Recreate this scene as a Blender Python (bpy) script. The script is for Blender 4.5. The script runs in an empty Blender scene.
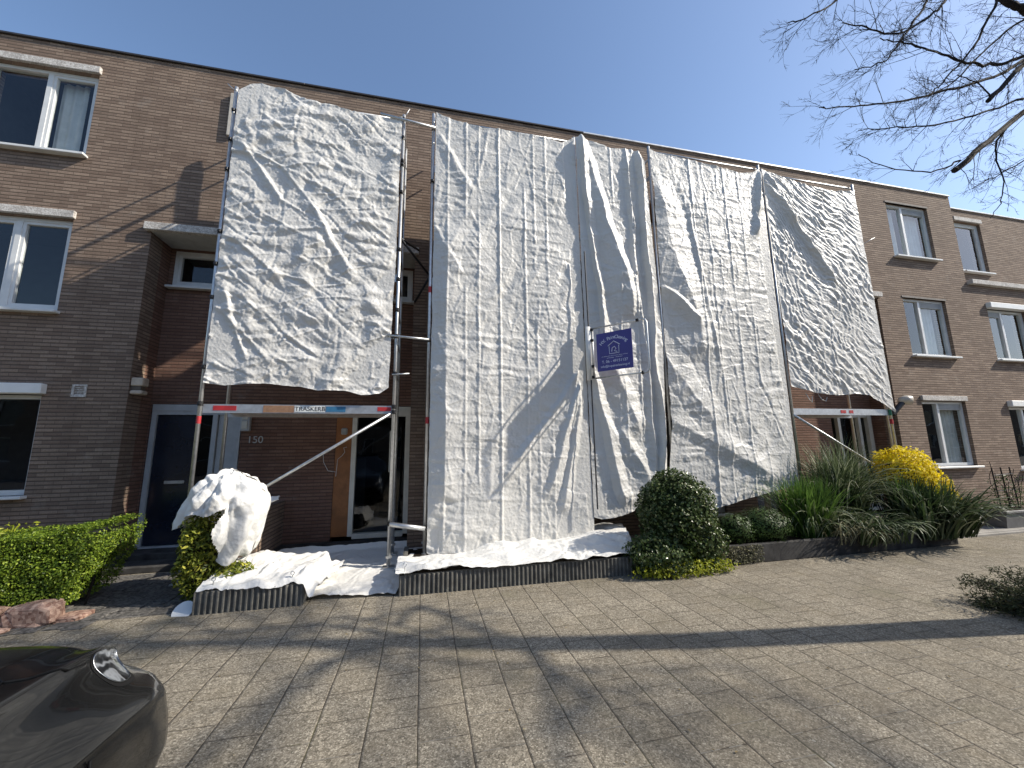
import bpy, math, random
import numpy as np
from mathutils import Vector, Matrix
random.seed(7); RNG=np.random.RandomState(11)
S=bpy.context.scene; COL=S.collection
R=math.radians
# ------------------------------------------------------------------ helpers
def tag(o,label=None,cat=None,group=None,kind=None):
    if label: o['label']=label
    if cat: o['category']=cat
    if group: o['group']=group
    if kind: o['kind']=kind
    return o
def empty(name,loc,label,cat,group=None):
    o=bpy.data.objects.new(name,None); COL.objects.link(o); o.location=loc; o.empty_display_size=.2
    return tag(o,label,cat,group)
class MB:
    """collects shapes in world coordinates; build() links them as one mesh object"""
    def __init__(s): s.v=[]; s.f=[]; s.mi=[]; s.cur=0
    def face(s,*p):
        b=len(s.v); s.v+=[tuple(q) for q in p]; s.f.append(tuple(range(b,b+len(p)))); s.mi.append(s.cur)
    def add(s,vs,fs):
        b=len(s.v); s.v+=[tuple(q) for q in vs]
        for f in fs: s.f.append(tuple(b+i for i in f)); s.mi.append(s.cur)
    def box(s,x0,x1,y0,y1,z0,z1,bev=0):
        if x0>x1:x0,x1=x1,x0
        if y0>y1:y0,y1=y1,y0
        if z0>z1:z0,z1=z1,z0
        if not bev:
            s.add([(x0,y0,z0),(x1,y0,z0),(x1,y1,z0),(x0,y1,z0),(x0,y0,z1),(x1,y0,z1),(x1,y1,z1),(x0,y1,z1)],
                  [(0,3,2,1),(4,5,6,7),(0,1,5,4),(1,2,6,5),(2,3,7,6),(3,0,4,7)]); return
        b=bev; vs=[]; 
        for z,d in ((z0,b),(z0+b,0),(z1-b,0),(z1,b)):
            X0,X1,Y0,Y1=x0+d,x1-d,y0+d,y1-d; c=b if d==0 else b*.4
            vs+=[(X0+c,Y0,z),(X1-c,Y0,z),(X1,Y0+c,z),(X1,Y1-c,z),(X1-c,Y1,z),(X0+c,Y1,z),(X0,Y1-c,z),(X0,Y0+c,z)]
        fs=[tuple(range(7,-1,-1)),tuple(range(24,32))]
        for k in range(3):
            for i in range(8):
                j=(i+1)%8; fs.append((k*8+i,k*8+j,k*8+8+j,k*8+8+i))
        s.add(vs,fs)
    def tube(s,pts,rad,n=10,cap=True):
        pts=[Vector(p) for p in pts]
        if not hasattr(rad,'__len__'): rad=[rad]*len(pts)
        prev=None; rings=[]; b=len(s.v)
        for i,p in enumerate(pts):
            a=pts[max(i-1,0)]; c=pts[min(i+1,len(pts)-1)]; t=(c-a).normalized()
            if prev is None:
                u=t.cross(Vector((0,0,1)));
                if u.length<.1: u=t.cross(Vector((1,0,0)))
            else: u=prev-t*prev.dot(t)
            u.normalize(); prev=u; w=t.cross(u)
            for k in range(n):
                an=2*math.pi*k/n; q=p+(u*math.cos(an)+w*math.sin(an))*rad[i]; s.v.append(tuple(q))
        for i in range(len(pts)-1):
            for k in range(n):
                j=(k+1)%n; s.f.append((b+i*n+k,b+i*n+j,b+(i+1)*n+j,b+(i+1)*n+k)); s.mi.append(s.cur)
        if cap and n>3:
            s.f.append(tuple(b+k for k in range(n-1,-1,-1))); s.mi.append(s.cur)
            e=b+(len(pts)-1)*n; s.f.append(tuple(e+k for k in range(n))); s.mi.append(s.cur)
    def build(s,name,mat,parent=None,smooth=False,loc=None):
        """mesh origin: parent's place, or loc for a top-level thing"""
        me=bpy.data.meshes.new(name)
        o=bpy.data.objects.new(name,me); COL.objects.link(o)
        base=Vector((0,0,0))
        if parent is not None:
            o.parent=parent; p=parent
            while p is not None: base+=p.location; p=p.parent
        elif loc is not None: o.location=loc; base=Vector(loc)
        me.from_pydata([(x-base.x,y-base.y,z-base.z) for x,y,z in s.v],[],s.f)
        for m in (mat if isinstance(mat,(list,tuple)) else [mat]): me.materials.append(m)
        if isinstance(mat,(list,tuple)): me.polygons.foreach_set('material_index',s.mi)
        if smooth: me.polygons.foreach_set('use_smooth',[True]*len(me.polygons))
        me.update()
        return o
def np_mesh(name,V,F,mat,parent=None,smooth=True):
    """V (n,3) F (m,4) numpy; origin at the parent's"""
    me=bpy.data.meshes.new(name); base=np.array(parent.location if parent else (0,0,0))
    V=V-base
    me.vertices.add(len(V)); me.vertices.foreach_set('co',V.astype(np.float32).ravel())
    k=F.shape[1]; me.loops.add(F.size); me.loops.foreach_set('vertex_index',F.astype(np.int32).ravel())
    me.polygons.add(len(F)); me.polygons.foreach_set('loop_start',np.arange(0,F.size,k,dtype=np.int32))
    me.polygons.foreach_set('loop_total',np.full(len(F),k,dtype=np.int32))
    me.polygons.foreach_set('use_smooth',np.full(len(F),smooth)); me.update(calc_edges=True); me.validate()
    me.materials.append(mat)
    o=bpy.data.objects.new(name,me); COL.objects.link(o)
    if parent: o.parent=parent
    return o
# ------------------------------------------------------------------ noise (numpy)
_perm=RNG.permutation(512); _perm=np.concatenate([_perm]*3)
_g=np.array([(math.cos(a),math.sin(a)) for a in np.linspace(0,2*math.pi,64,endpoint=False)])
def perlin(x,y,seed=0):
    x=np.asarray(x,float)+seed*17.31; y=np.asarray(y,float)+seed*9.77
    xi=np.floor(x).astype(int); yi=np.floor(y).astype(int); xf=x-xi; yf=y-yi
    xi&=511; yi&=511
    u=xf**3*(xf*(xf*6-15)+10); v=yf**3*(yf*(yf*6-15)+10)
    def gr(ix,iy,fx,fy):
        h=_perm[_perm[ix&511]+(iy&511)]%64; return _g[h,0]*fx+_g[h,1]*fy
    a=gr(xi,yi,xf,yf); b=gr(xi+1,yi,xf-1,yf); c=gr(xi,yi+1,xf,yf-1); d=gr(xi+1,yi+1,xf-1,yf-1)
    return (a*(1-u)+b*u)*(1-v)+(c*(1-u)+d*u)*v
def fbm(x,y,o=4,seed=0,p=.5):
    r=0;a=1;f=1
    for i in range(o): r=r+a*perlin(x*f,y*f,seed+i*3); a*=p; f*=2.03
    return r
def sm(a,b,x):
    t=np.clip((x-a)/(b-a),0,1); return t*t*(3-2*t)
# ------------------------------------------------------------------ materials
def newmat(name):
    m=bpy.data.materials.new(name); m.use_nodes=True; nt=m.node_tree
    return m,nt,nt.nodes['Principled BSDF']
class G:
    """tiny node-graph helper"""
    def __init__(s,nt): s.nt=nt
    def n(s,t,**k):
        nd=s.nt.nodes.new(t)
        for a,b in k.items(): setattr(nd,a,b)
        return nd
    def l(s,a,b): s.nt.links.new(a,b)
    def inp(s,nd,i,v):
        if hasattr(v,'is_linked') or isinstance(v,bpy.types.NodeSocket): s.l(v,nd.inputs[i])
        else: nd.inputs[i].default_value=v
    def m(s,op,a,b=None,c=None,clamp=False):
        nd=s.n('ShaderNodeMath',operation=op,use_clamp=clamp); s.inp(nd,0,a)
        if b is not None: s.inp(nd,1,b)
        if c is not None: s.inp(nd,2,c)
        return nd.outputs[0]
    def noise(s,vec,scale,detail=4,rough=.55,dim='3D'):
        nd=s.n('ShaderNodeTexNoise',noise_dimensions=dim); 
        if vec is not None: s.l(vec,nd.inputs['Vector'])
        nd.inputs['Scale'].default_value=scale; nd.inputs['Detail'].default_value=detail; nd.inputs['Roughness'].default_value=rough
        return nd.outputs['Fac']
    def mix(s,f,a,b,mode='MIX'):
        nd=s.n('ShaderNodeMix',data_type='RGBA',blend_type=mode); s.inp(nd,0,f)
        s.inp(nd,6,a if not isinstance(a,tuple) else (*a,1)); s.inp(nd,7,b if not isinstance(b,tuple) else (*b,1))
        return nd.outputs[2]
    def ramp(s,f,stops):
        nd=s.n('ShaderNodeValToRGB'); s.l(f,nd.inputs[0]); e=nd.color_ramp.elements
        while len(e)<len(stops): e.new(.5)
        for i,(p,c) in enumerate(stops): e[i].position=p; e[i].color=(*c,1) if len(c)==3 else c
        return nd.outputs[0]
    def mr(s,v,a,b,c=0,d=1):
        nd=s.n('ShaderNodeMapRange'); s.l(v,nd.inputs[0])
        for i,x in enumerate((a,b,c,d)): nd.inputs[i+1].default_value=x
        return nd.outputs[0]
    def bump(s,h,st,dist=.01,normal=None):
        nd=s.n('ShaderNodeBump'); s.l(h,nd.inputs['Height']); nd.inputs['Strength'].default_value=st; nd.inputs['Distance'].default_value=dist
        if normal is not None: s.l(normal,nd.inputs['Normal'])
        return nd.outputs[0]
    def pos(s): return s.n('ShaderNodeNewGeometry').outputs['Position']
def simple(name,col,rough=.6,metal=0,var=.15,scale=8,bump=0,bscale=60,spec=.5,col2=None,coat=0):
    m,nt,b=newmat(name); g=G(nt); p=g.pos()
    f=g.noise(p,scale,5,.6); c2=col2 or tuple(x*(1-var*2) for x in col); c1=tuple(min(1,x*(1+var*.6)) for x in col)
    f2=g.mr(f,.3,.7); g.l(g.mix(f2,c2,c1),b.inputs['Base Color'])
    b.inputs['Roughness'].default_value=rough; b.inputs['Metallic'].default_value=metal; b.inputs['Specular IOR Level'].default_value=spec
    b.inputs['Coat Weight'].default_value=coat
    if bump: g.l(g.bump(g.noise(p,bscale,4,.6),bump,.01),b.inputs['Normal'])
    return m
def brick_mat(name,c1,c2,mortar,c3=None):
    m,nt,b=newmat(name); g=G(nt)
    p=g.pos(); sep=g.n('ShaderNodeSeparateXYZ'); g.l(p,sep.inputs[0])
    u=g.m('ADD',sep.outputs[0],sep.outputs[1])
    cmb=g.n('ShaderNodeCombineXYZ'); g.l(u,cmb.inputs[0]); g.l(sep.outputs[2],cmb.inputs[1]); v=cmb.outputs[0]
    wob=g.n('ShaderNodeTexNoise'); g.l(v,wob.inputs['Vector']); wob.inputs['Scale'].default_value=6
    va=g.n('ShaderNodeVectorMath',operation='MULTIPLY_ADD'); g.l(wob.outputs['Color'],va.inputs[0]); va.inputs[1].default_value=(.006,.006,0); g.l(v,va.inputs[2])
    br=g.n('ShaderNodeTexBrick',offset=.5,offset_frequency=2,squash=1); g.l(va.outputs[0],br.inputs['Vector'])
    br.inputs['Scale'].default_value=1; br.inputs['Brick Width'].default_value=.215; br.inputs['Row Height'].default_value=.058
    br.inputs['Mortar Size'].default_value=.0045; br.inputs['Mortar Smooth'].default_value=.25; br.inputs['Bias'].default_value=0
    br.inputs['Color1'].default_value=(0,0,0,1); br.inputs['Color2'].default_value=(1,1,1,1); br.inputs['Mortar'].default_value=(.5,.5,.5,1)
    col=g.ramp(br.outputs['Color'],[(0,c1),(.5,tuple((a+bb)/2 for a,bb in zip(c1,c2))),(1,c2)])
    n1=g.noise(v,.7,5,.6); n2=g.noise(v,45,4,.7)
    col=g.mix(g.mr(n1,.3,.7,0,.5),col,c3 or tuple(x*.7 for x in c1))
    col=g.mix(g.mr(n2,.35,.75,0,.5),col,tuple(x*.55 for x in c1))
    sv=g.n('ShaderNodeSeparateXYZ'); g.l(va.outputs[0],sv.inputs[0]); fz=g.m('FRACT',g.m('DIVIDE',sv.outputs[1],.058)); ez=g.m('MINIMUM',fz,g.m('SUBTRACT',1,fz))
    hor=g.mr(g.m('ADD',ez,g.m('MULTIPLY',g.noise(v,9,3),-.06)),.07,.15,1,0); mort=g.m('MAXIMUM',g.m('MULTIPLY',hor,.75),g.m('MULTIPLY',br.outputs['Fac'],.6))
    sx=g.m('FLOOR',g.m('DIVIDE',sv.outputs[1],.058)); rw=g.n('ShaderNodeTexWhiteNoise',noise_dimensions='1D'); g.l(sx,rw.inputs['W'])
    col=g.mix(g.mr(rw.outputs['Value'],.6,1,0,.12),col,c1)
    col=g.mix(mort,col,mortar)
    mp=g.n('ShaderNodeMapping'); g.l(v,mp.inputs[0]); mp.inputs['Scale'].default_value=(2.2,.28,1); col=g.mix(g.mr(g.noise(mp.outputs[0],1.3,5,.65),.5,.75,0,.38),col,tuple(x*.5 for x in c1)); col=g.mix(g.mr(g.noise(v,2.6,5,.7),.58,.78,0,.28),col,(.36,.33,.29))
    g.l(col,b.inputs['Base Color']); b.inputs['Roughness'].default_value=.88; b.inputs['Specular IOR Level'].default_value=.25
    h=g.m('SUBTRACT',g.m('MULTIPLY',n2,.35),mort)
    h=g.m('ADD',h,g.m('MULTIPLY',br.outputs['Color'],.25))
    g.l(g.bump(h,.8,.012),b.inputs['Normal'])
    return m
def pave_mat():
    m,nt,b=newmat('concrete_slabs'); g=G(nt); p=g.pos(); s=g.n('ShaderNodeSeparateXYZ'); g.l(p,s.inputs[0])
    wob=g.noise(p,2.2,2); wy=g.m('MULTIPLY',g.m('SUBTRACT',wob,.5),.012)
    X=g.m('DIVIDE',g.m('ADD',g.m('ADD',s.outputs[0],wy),-.01),.3); i=g.m('FLOOR',X); fx=g.m('SUBTRACT',X,i)
    par=g.m('MULTIPLY',g.m('FLOORED_MODULO',i,2),.5)
    Y=g.m('ADD',g.m('DIVIDE',g.m('ADD',s.outputs[1],wy),.3),par); j=g.m('FLOOR',Y); fy=g.m('SUBTRACT',Y,j)
    def edge(f): return g.m('MINIMUM',f,g.m('SUBTRACT',1,f))
    ex=edge(fx); ey=edge(fy)
    cell=g.n('ShaderNodeCombineXYZ'); g.l(i,cell.inputs[0]); g.l(j,cell.inputs[1])
    wn=g.n('ShaderNodeTexWhiteNoise',noise_dimensions='2D'); g.l(cell.outputs[0],wn.inputs['Vector']); rnd=wn.outputs['Value']
    sc=g.n('ShaderNodeSeparateColor'); g.l(wn.outputs['Color'],sc.inputs[0])
    wj=g.noise(p,14,3,.6)
    jx=g.m('LESS_THAN',ex,g.mr(wj,.3,.7,.006,.016)); jy=g.m('LESS_THAN',ey,g.mr(wj,.3,.7,.004,.012))
    J=g.m('MAXIMUM',jx,jy)
    near=g.m('MINIMUM',ex,ey)
    # exposed aggregate: light and dark grains
    v1=g.n('ShaderNodeTexVoronoi'); g.l(p,v1.inputs['Vector']); v1.inputs['Scale'].default_value=125
    gs=g.n('ShaderNodeSeparateColor'); g.l(v1.outputs['Color'],gs.inputs[0])
    v2=g.n('ShaderNodeTexVoronoi'); g.l(p,v2.inputs['Vector']); v2.inputs['Scale'].default_value=48
    g2=g.n('ShaderNodeSeparateColor'); g.l(v2.outputs['Color'],g2.inputs[0])
    base=g.ramp(gs.outputs[0],[(0,(.075,.066,.052)),(.35,(.175,.158,.128)),(.7,(.30,.27,.22)),(.93,(.48,.44,.37)),(1,(.66,.62,.53))])
    base=g.mix(.4,base,g.ramp(g2.outputs[0],[(0,(.10,.09,.072)),(.5,(.24,.215,.178)),(1,(.38,.345,.285))]))
    # slab to slab tone
    tone=g.mr(rnd,0,1,.90,1.08)
    tc=g.n('ShaderNodeCombineColor'); [g.l(tone,tc.inputs[k]) for k in range(3)]
    base=g.mix(1,base,tc.outputs[0],'MULTIPLY')
    # broad dirt / algae
    d=g.noise(p,.55,6,.62); base=g.mix(g.mr(d,.42,.7,0,.5),base,(.115,.10,.078))
    d2=g.noise(p,3.2,5,.6); base=g.mix(g.mr(d2,.5,.8,0,.35),base,(.26,.215,.15)); dk=g.noise(p,1.7,6,.7); base=g.mix(g.mr(dk,.55,.72,0,.45),base,(.10,.085,.065)); base=g.mix(1,base,(.85,.832,.785),'MULTIPLY')
    d3=g.noise(p,1.1,4,.6); base=g.mix(g.mr(d3,.58,.78,0,.2),base,(.15,.15,.07))
    # pale lichen / gum spots, mostly in the right foreground
    v3=g.n('ShaderNodeTexVoronoi'); g.l(p,v3.inputs['Vector']); v3.inputs['Scale'].default_value=5.2; v3.inputs['Randomness'].default_value=1
    dd=g.m('ADD',v3.outputs['Distance'],g.m('MULTIPLY',g.noise(p,34,3),.09))
    s3=g.n('ShaderNodeSeparateColor'); g.l(v3.outputs['Color'],s3.inputs[0])
    rad=g.mr(s3.outputs[0],.45,1,.0,.165); spot=g.m('MULTIPLY',g.mr(g.m('SUBTRACT',dd,rad),-.015,.015,1,0),g.m('GREATER_THAN',s3.outputs[0],.55))
    reg=g.m('MULTIPLY',g.mr(s.outputs[0],.3,2.0),g.mr(s.outputs[1],-3.2,-4.2))
    base=g.mix(g.m('MULTIPLY',g.m('MULTIPLY',spot,reg),.42),base,(.44,.43,.38))
    v4=g.n('ShaderNodeTexVoronoi'); g.l(p,v4.inputs['Vector']); v4.inputs['Scale'].default_value=11
    s4=g.n('ShaderNodeSeparateColor'); g.l(v4.outputs['Color'],s4.inputs[0])
    sp2=g.m('MULTIPLY',g.m('LESS_THAN',v4.outputs['Distance'],.1),g.m('GREATER_THAN',s4.outputs[1],.72))
    base=g.mix(g.m('MULTIPLY',g.m('MULTIPLY',sp2,reg),.4),base,(.42,.41,.36))
    # worn rims and joints
    base=g.mix(g.mr(near,.02,.06,.22,0),base,(.12,.10,.08))
    moss=g.mr(g.noise(p,2.0,3),.5,.7); jc=g.mix(moss,(.05,.042,.032),(.085,.08,.04))
    jc=g.mix(g.m('MULTIPLY',g.m('LESS_THAN',s.outputs[1],-4.3),g.m('MULTIPLY',jy,g.m('GREATER_THAN',s4.outputs[2],.55))),jc,(.2,.19,.16))
    base=g.mix(J,base,jc); g.l(base,b.inputs['Base Color'])
    b.inputs['Roughness'].default_value=.9; b.inputs['Specular IOR Level'].default_value=.25
    tilt=g.m('ADD',g.m('MULTIPLY',g.m('SUBTRACT',fx,.5),g.m('SUBTRACT',sc.outputs[1],.5)),g.m('MULTIPLY',g.m('SUBTRACT',fy,.5),g.m('SUBTRACT',sc.outputs[2],.5)))
    h=g.m('ADD',g.m('MULTIPLY',gs.outputs[0],.0022),g.m('MULTIPLY',g.mr(near,0,.04),.004))
    h=g.m('ADD',h,g.m('MULTIPLY',tilt,.008)); h=g.m('ADD',h,g.m('MULTIPLY',g2.outputs[0],.0012))
    g.l(g.bump(h,1,1),b.inputs['Normal'])
    return m
def tarp_mat(name,col=(.67,.66,.63),sx=0):
    m,nt,b=newmat(name); g=G(nt); p=g.pos()
    f=g.noise(p,1.3,5,.6); f2=g.noise(p,26,4,.65)
    c=g.mix(g.mr(f,.3,.75,0,1),col,tuple(x*k for x,k in zip(col,(.93,.925,.905))))
    s=g.n('ShaderNodeSeparateXYZ'); g.l(p,s.inputs[0])
    c=g.mix(g.mr(f2,.45,.8,0,.16),c,(.60,.60,.57))
    # a few faint dirt runs
    mp=g.n('ShaderNodeMapping'); g.l(p,mp.inputs[0]); mp.inputs['Scale'].default_value=(5,1,.35)
    c=g.mix(g.mr(g.noise(mp.outputs[0],1.6,4,.6),.58,.8,0,.28),c,(.52,.49,.42))
    g.l(c,b.inputs['Base Color']); b.inputs['Roughness'].default_value=.42; b.inputs['Specular IOR Level'].default_value=.35
    vo=g.n('ShaderNodeTexVoronoi',feature='F1'); g.l(p,vo.inputs['Vector']); vo.inputs['Scale'].default_value=22
    h=g.m('ADD',g.m('MULTIPLY',g.noise(p,38,4,.7),.8),g.m('MULTIPLY',vo.outputs['Distance'],.7))
    g.l(g.bump(h,.5,.012),b.inputs['Normal'])
    tr=g.n('ShaderNodeBsdfTranslucent'); g.l(c,tr.inputs[0]); mx=g.n('ShaderNodeMixShader'); mx.inputs[0].default_value=.10
    g.l(b.outputs[0],mx.inputs[1]); g.l(tr.outputs[0],mx.inputs[2]); g.l(mx.outputs[0],nt.nodes['Material Output'].inputs[0])
    return m
def leaf_mat(name,c1,c2,trans=.35,rough=.45,tip=None):
    m,nt,b=newmat(name); g=G(nt)
    ri=g.n('ShaderNodeNewGeometry').outputs['Random Per Island']
    stops=[(0,c1),(.75,c2)]; 
    if tip: stops.append((1,tip))
    c=g.ramp(ri,stops); g.l(c,b.inputs['Base Color']); b.inputs['Roughness'].default_value=rough; b.inputs['Specular IOR Level'].default_value=.25
    tr=g.n('ShaderNodeBsdfTranslucent'); g.l(c,tr.inputs[0]); mx=g.n('ShaderNodeMixShader'); mx.inputs[0].default_value=trans
    g.l(b.outputs[0],mx.inputs[1]); g.l(tr.outputs[0],mx.inputs[2]); g.l(mx.outputs[0],nt.nodes['Material Output'].inputs[0])
    return m
def glass_mat(name,tint=(.55,.6,.62),ior=1.52,wav=.35):
    m,nt,b=newmat(name); g=G(nt); nt.nodes.remove(b)
    p=g.pos(); bp=g.bump(g.noise(p,1.7,1),wav,.02)
    gl=g.n('ShaderNodeBsdfGlossy'); gl.inputs['Roughness'].default_value=.015; g.l(bp,gl.inputs['Normal']); gl.inputs[0].default_value=(.95,.97,1,1)
    tr=g.n('ShaderNodeBsdfTransparent'); tr.inputs[0].default_value=(*tint,1)
    fr=g.n('ShaderNodeFresnel'); fr.inputs['IOR'].default_value=ior
    bf=g.n('ShaderNodeNewGeometry').outputs['Backfacing']; f=g.m('MULTIPLY',g.m('MULTIPLY',fr.outputs[0],1.3,clamp=True),g.m('SUBTRACT',1,bf)); mx=g.n('ShaderNodeMixShader'); g.l(f,mx.inputs[0]); g.l(tr.outputs[0],mx.inputs[1]); g.l(gl.outputs[0],mx.inputs[2])
    g.l(mx.outputs[0],nt.nodes['Material Output'].inputs[0]); return m
def speckled(name,a,b_,scale=60,rough=.85):
    m,nt,b=newmat(name); g=G(nt); p=g.pos(); v=g.n('ShaderNodeTexVoronoi'); g.l(p,v.inputs['Vector']); v.inputs['Scale'].default_value=scale
    s=g.n('ShaderNodeSeparateColor'); g.l(v.outputs['Color'],s.inputs[0])
    c=g.mix(s.outputs[0],a,b_); c=g.mix(g.mr(g.noise(p,5,5,.65),.45,.75,0,.6),c,tuple(x*.45 for x in b_)); g.l(c,b.inputs['Base Color']); b.inputs['Roughness'].default_value=rough
    g.l(g.bump(s.outputs[0],.5,.008),b.inputs['Normal']); return m
BR=brick_mat('brown_brick',(.19,.133,.10),(.345,.258,.195),(.075,.060,.048),(.20,.15,.115))
BRN=brick_mat('red_brown_brick',(.185,.10,.072),(.27,.16,.115),(.07,.05,.04),(.145,.085,.065))
PAVE=pave_mat()
TARP=tarp_mat('white_sheeting'); SHEET=tarp_mat('white_cover_sheet',(.74,.735,.71))
WHITE=simple('white_paint',(.66,.67,.66),.4,var=.06,scale=5)
CREAM=simple('cream_paint',(.62,.60,.52),.5,var=.08,scale=5)
GREYP=simple('grey_paint',(.42,.44,.45),.5,var=.08)
LINT=speckled('speckled_concrete',(.66,.64,.60),(.34,.31,.28),70)
LINTD=simple('grey_concrete_lintel',(.22,.20,.18),.85,bump=.3)
SOFF=simple('soffit_paint',(.45,.46,.45),.7,var=.1)
BOXM=simple('shutter_box',(.78,.78,.75),.45,var=.04)
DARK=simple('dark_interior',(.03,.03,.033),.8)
CURT=simple('grey_curtain',(.55,.56,.54),.9,var=.12,scale=3,bump=.2,bscale=12)
GLASS=glass_mat('window_glass',(.95,.97,.97),1.52,.15); GLASSD=glass_mat('door_glass',(.35,.38,.4),1.45)
NAVY=simple('navy_door_paint',(.012,.018,.032),.22,var=.2,scale=3,coat=.2)
ORANGE=simple('orange_brown_wood',(.30,.115,.035),.5,var=.22,scale=5,bump=.15,bscale=30)
STEEL=simple('galvanised_steel',(.55,.56,.56),.42,.85,var=.12,scale=20,bump=.1,bscale=90)
ALU=simple('aluminium',(.66,.67,.68),.38,.8,var=.1,scale=15)
BLACKM=simple('black_metal',(.02,.02,.022),.45,.3)
REDM=simple('red_marking',(.42,.025,.03),.6); BLUEM=simple('blue_marking',(.04,.17,.32),.5); GREENM=simple('green_marking',(.02,.16,.09),.5)
WHITEM=simple('white_marking',(.7,.72,.7),.5); PLYW=simple('plywood',(.30,.17,.10),.7,var=.2,scale=12); BLACKT=simple('black_lettering',(.015,.015,.02),.6)
TRIMD=simple('dark_roof_trim',(.06,.055,.055),.5,.4); TRIM_SUN=simple('sunlit_roof_trim',(.72,.73,.73),.35,.3)  # one aluminium trim: its sunlit right stretch is painted pale, the left dark
KERB=simple('corrugated_concrete',(.15,.145,.13),.9,var=.25,scale=9,bump=.5,bscale=80,spec=.2)
WALLC=simple('dark_concrete_wall',(.06,.058,.056),.9,var=.3,scale=6,bump=.4,spec=.2)
SOIL=simple('dark_soil',(.035,.026,.018),.95,var=.4,scale=20,bump=.8,bscale=50,spec=.1)
GRAV=speckled('dark_gravel_path',(.16,.15,.135),(.035,.033,.03),42)
TERR=simple('pale_concrete_terrace',(.27,.255,.23),.9,var=.15,scale=3,bump=.2)
STONE=speckled('red_granite',(.48,.33,.25),(.17,.085,.06),38)
BARK=simple('dark_bark',(.026,.022,.019),.9,var=.3,scale=14,bump=.7,bscale=30,spec=.2)
SIGNB=simple('blue_sign_panel',(.035,.028,.20),.45,var=.05); SIGNT=simple('pale_sign_print',(.62,.64,.78),.5,var=.02)
CAR=simple('dark_grey_car_paint',(.010,.0103,.0105),.24,.0,var=.25,scale=5,coat=.55,spec=.25)
BLKP=simple('black_plastic',(.008,.008,.008),.6,spec=.2); TYRE=simple('tyre_rubber',(.02,.02,.02),.85)
LENS=glass_mat('clear_lens',(.9,.92,.94),1.5,.0); CHROME=simple('chrome_reflector',(.36,.37,.38),.25,1,var=.2,scale=30); REDL=simple('red_lens',(.35,.01,.01),.2)
# ------------------------------------------------------------------ the setting
def sheet(name,x0,x1,y0,y1,z,mat,nx=1,ny=1):
    b=MB()
    for i in range(nx):
        for j in range(ny):
            a=x0+(x1-x0)*i/nx; c=x0+(x1-x0)*(i+1)/nx; d=y0+(y1-y0)*j/ny; e=y0+(y1-y0)*(j+1)/ny
            b.face((a,d,z),(c,d,z),(c,e,z),(a,e,z))
    return tag(b.build(name,mat),kind='structure')
sheet('ground',-300,300,-300,300,-.03,simple('far_ground',(.12,.12,.10),.95,scale=.2),1,1)
sheet('pavement',-40,40,-14,.58,0,PAVE)
sheet('road',-60,60,-30,-14,-.012,simple('asphalt',(.05,.05,.052),.9,bump=.3))
# dark path to the navy door, built from small uneven setts
b=MB()
for i in range(11):
    for j in range(9):
        x=-4.25+i*.19+random.uniform(-.012,.012); y=-2.2+j*.19+random.uniform(-.012,.012)+.02*math.sin(i*2)
        if y>-2.07+.12*math.sin(i*1.3) or random.random()<.4:
            b.box(x,x+.178,y,y+.178,.001,.008+random.uniform(0,.008),.004)
b.box(-4.25,-2.2,-2.02,-.35,-.01,.004)
tag(b.build('path',GRAV),kind='structure')
b=MB(); b.box(9.35,14,-1.75,-.02,-.02,.05,.01); tag(b.build('terrace',TERR),kind='structure')
b=MB(); b.box(14.005,26,-1.75,-.02,-.02,.05,.01); b.box(9.0,26,-1.82,-1.752,-.02,.035,.006); tag(b.build('terrace_edge',TERR),kind='structure')
# ------------------------------------------------------------------ houses
T=.30
def wall(b,x0,x1,z0,z1,holes,y0=0.0,y1=T):
    xs=sorted({x0,x1,*[h[0] for h in holes],*[h[1] for h in holes]}); zs=sorted({z0,z1,*[h[2] for h in holes],*[h[3] for h in holes]})
    xs=[x for x in xs if x0<=x<=x1]; zs=[z for z in zs if z0<=z<=z1]
    def solid(i,j):
        if i<0 or j<0 or i>=len(xs)-1 or j>=len(zs)-1: return False
        cx=(xs[i]+xs[i+1])/2; cz=(zs[j]+zs[j+1])/2
        return not any(h[0]<cx<h[1] and h[2]<cz<h[3] for h in holes)
    for i in range(len(xs)-1):
        for j in range(len(zs)-1):
            if not solid(i,j): continue
            a,c,d,e=xs[i],xs[i+1],zs[j],zs[j+1]
            b.face((a,y0,d),(c,y0,d),(c,y0,e),(a,y0,e)); b.face((c,y1,d),(a,y1,d),(a,y1,e),(c,y1,e))
            if not solid(i-1,j): b.face((a,y1,d),(a,y0,d),(a,y0,e),(a,y1,e))
            if not solid(i+1,j): b.face((c,y0,d),(c,y1,d),(c,y1,e),(c,y0,e))
            if not solid(i,j-1): b.face((a,y1,d),(c,y1,d),(c,y0,d),(a,y0,d))
            if not solid(i,j+1): b.face((a,y0,e),(c,y0,e),(c,y1,e),(a,y1,e))
def ring(b,x0,x1,y0,y1,z0,z1,w,wb=None):
    wb=wb or w; b.box(x0,x1,y0,y1,z1-w,z1); b.box(x0,x1,y0,y1,z0,z0+wb)
    b.box(x0,x0+w,y0+.001,y1-.001,z0+wb,z1-w); b.box(x1-w,x1,y0+.001,y1-.001,z0+wb,z1-w)
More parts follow.
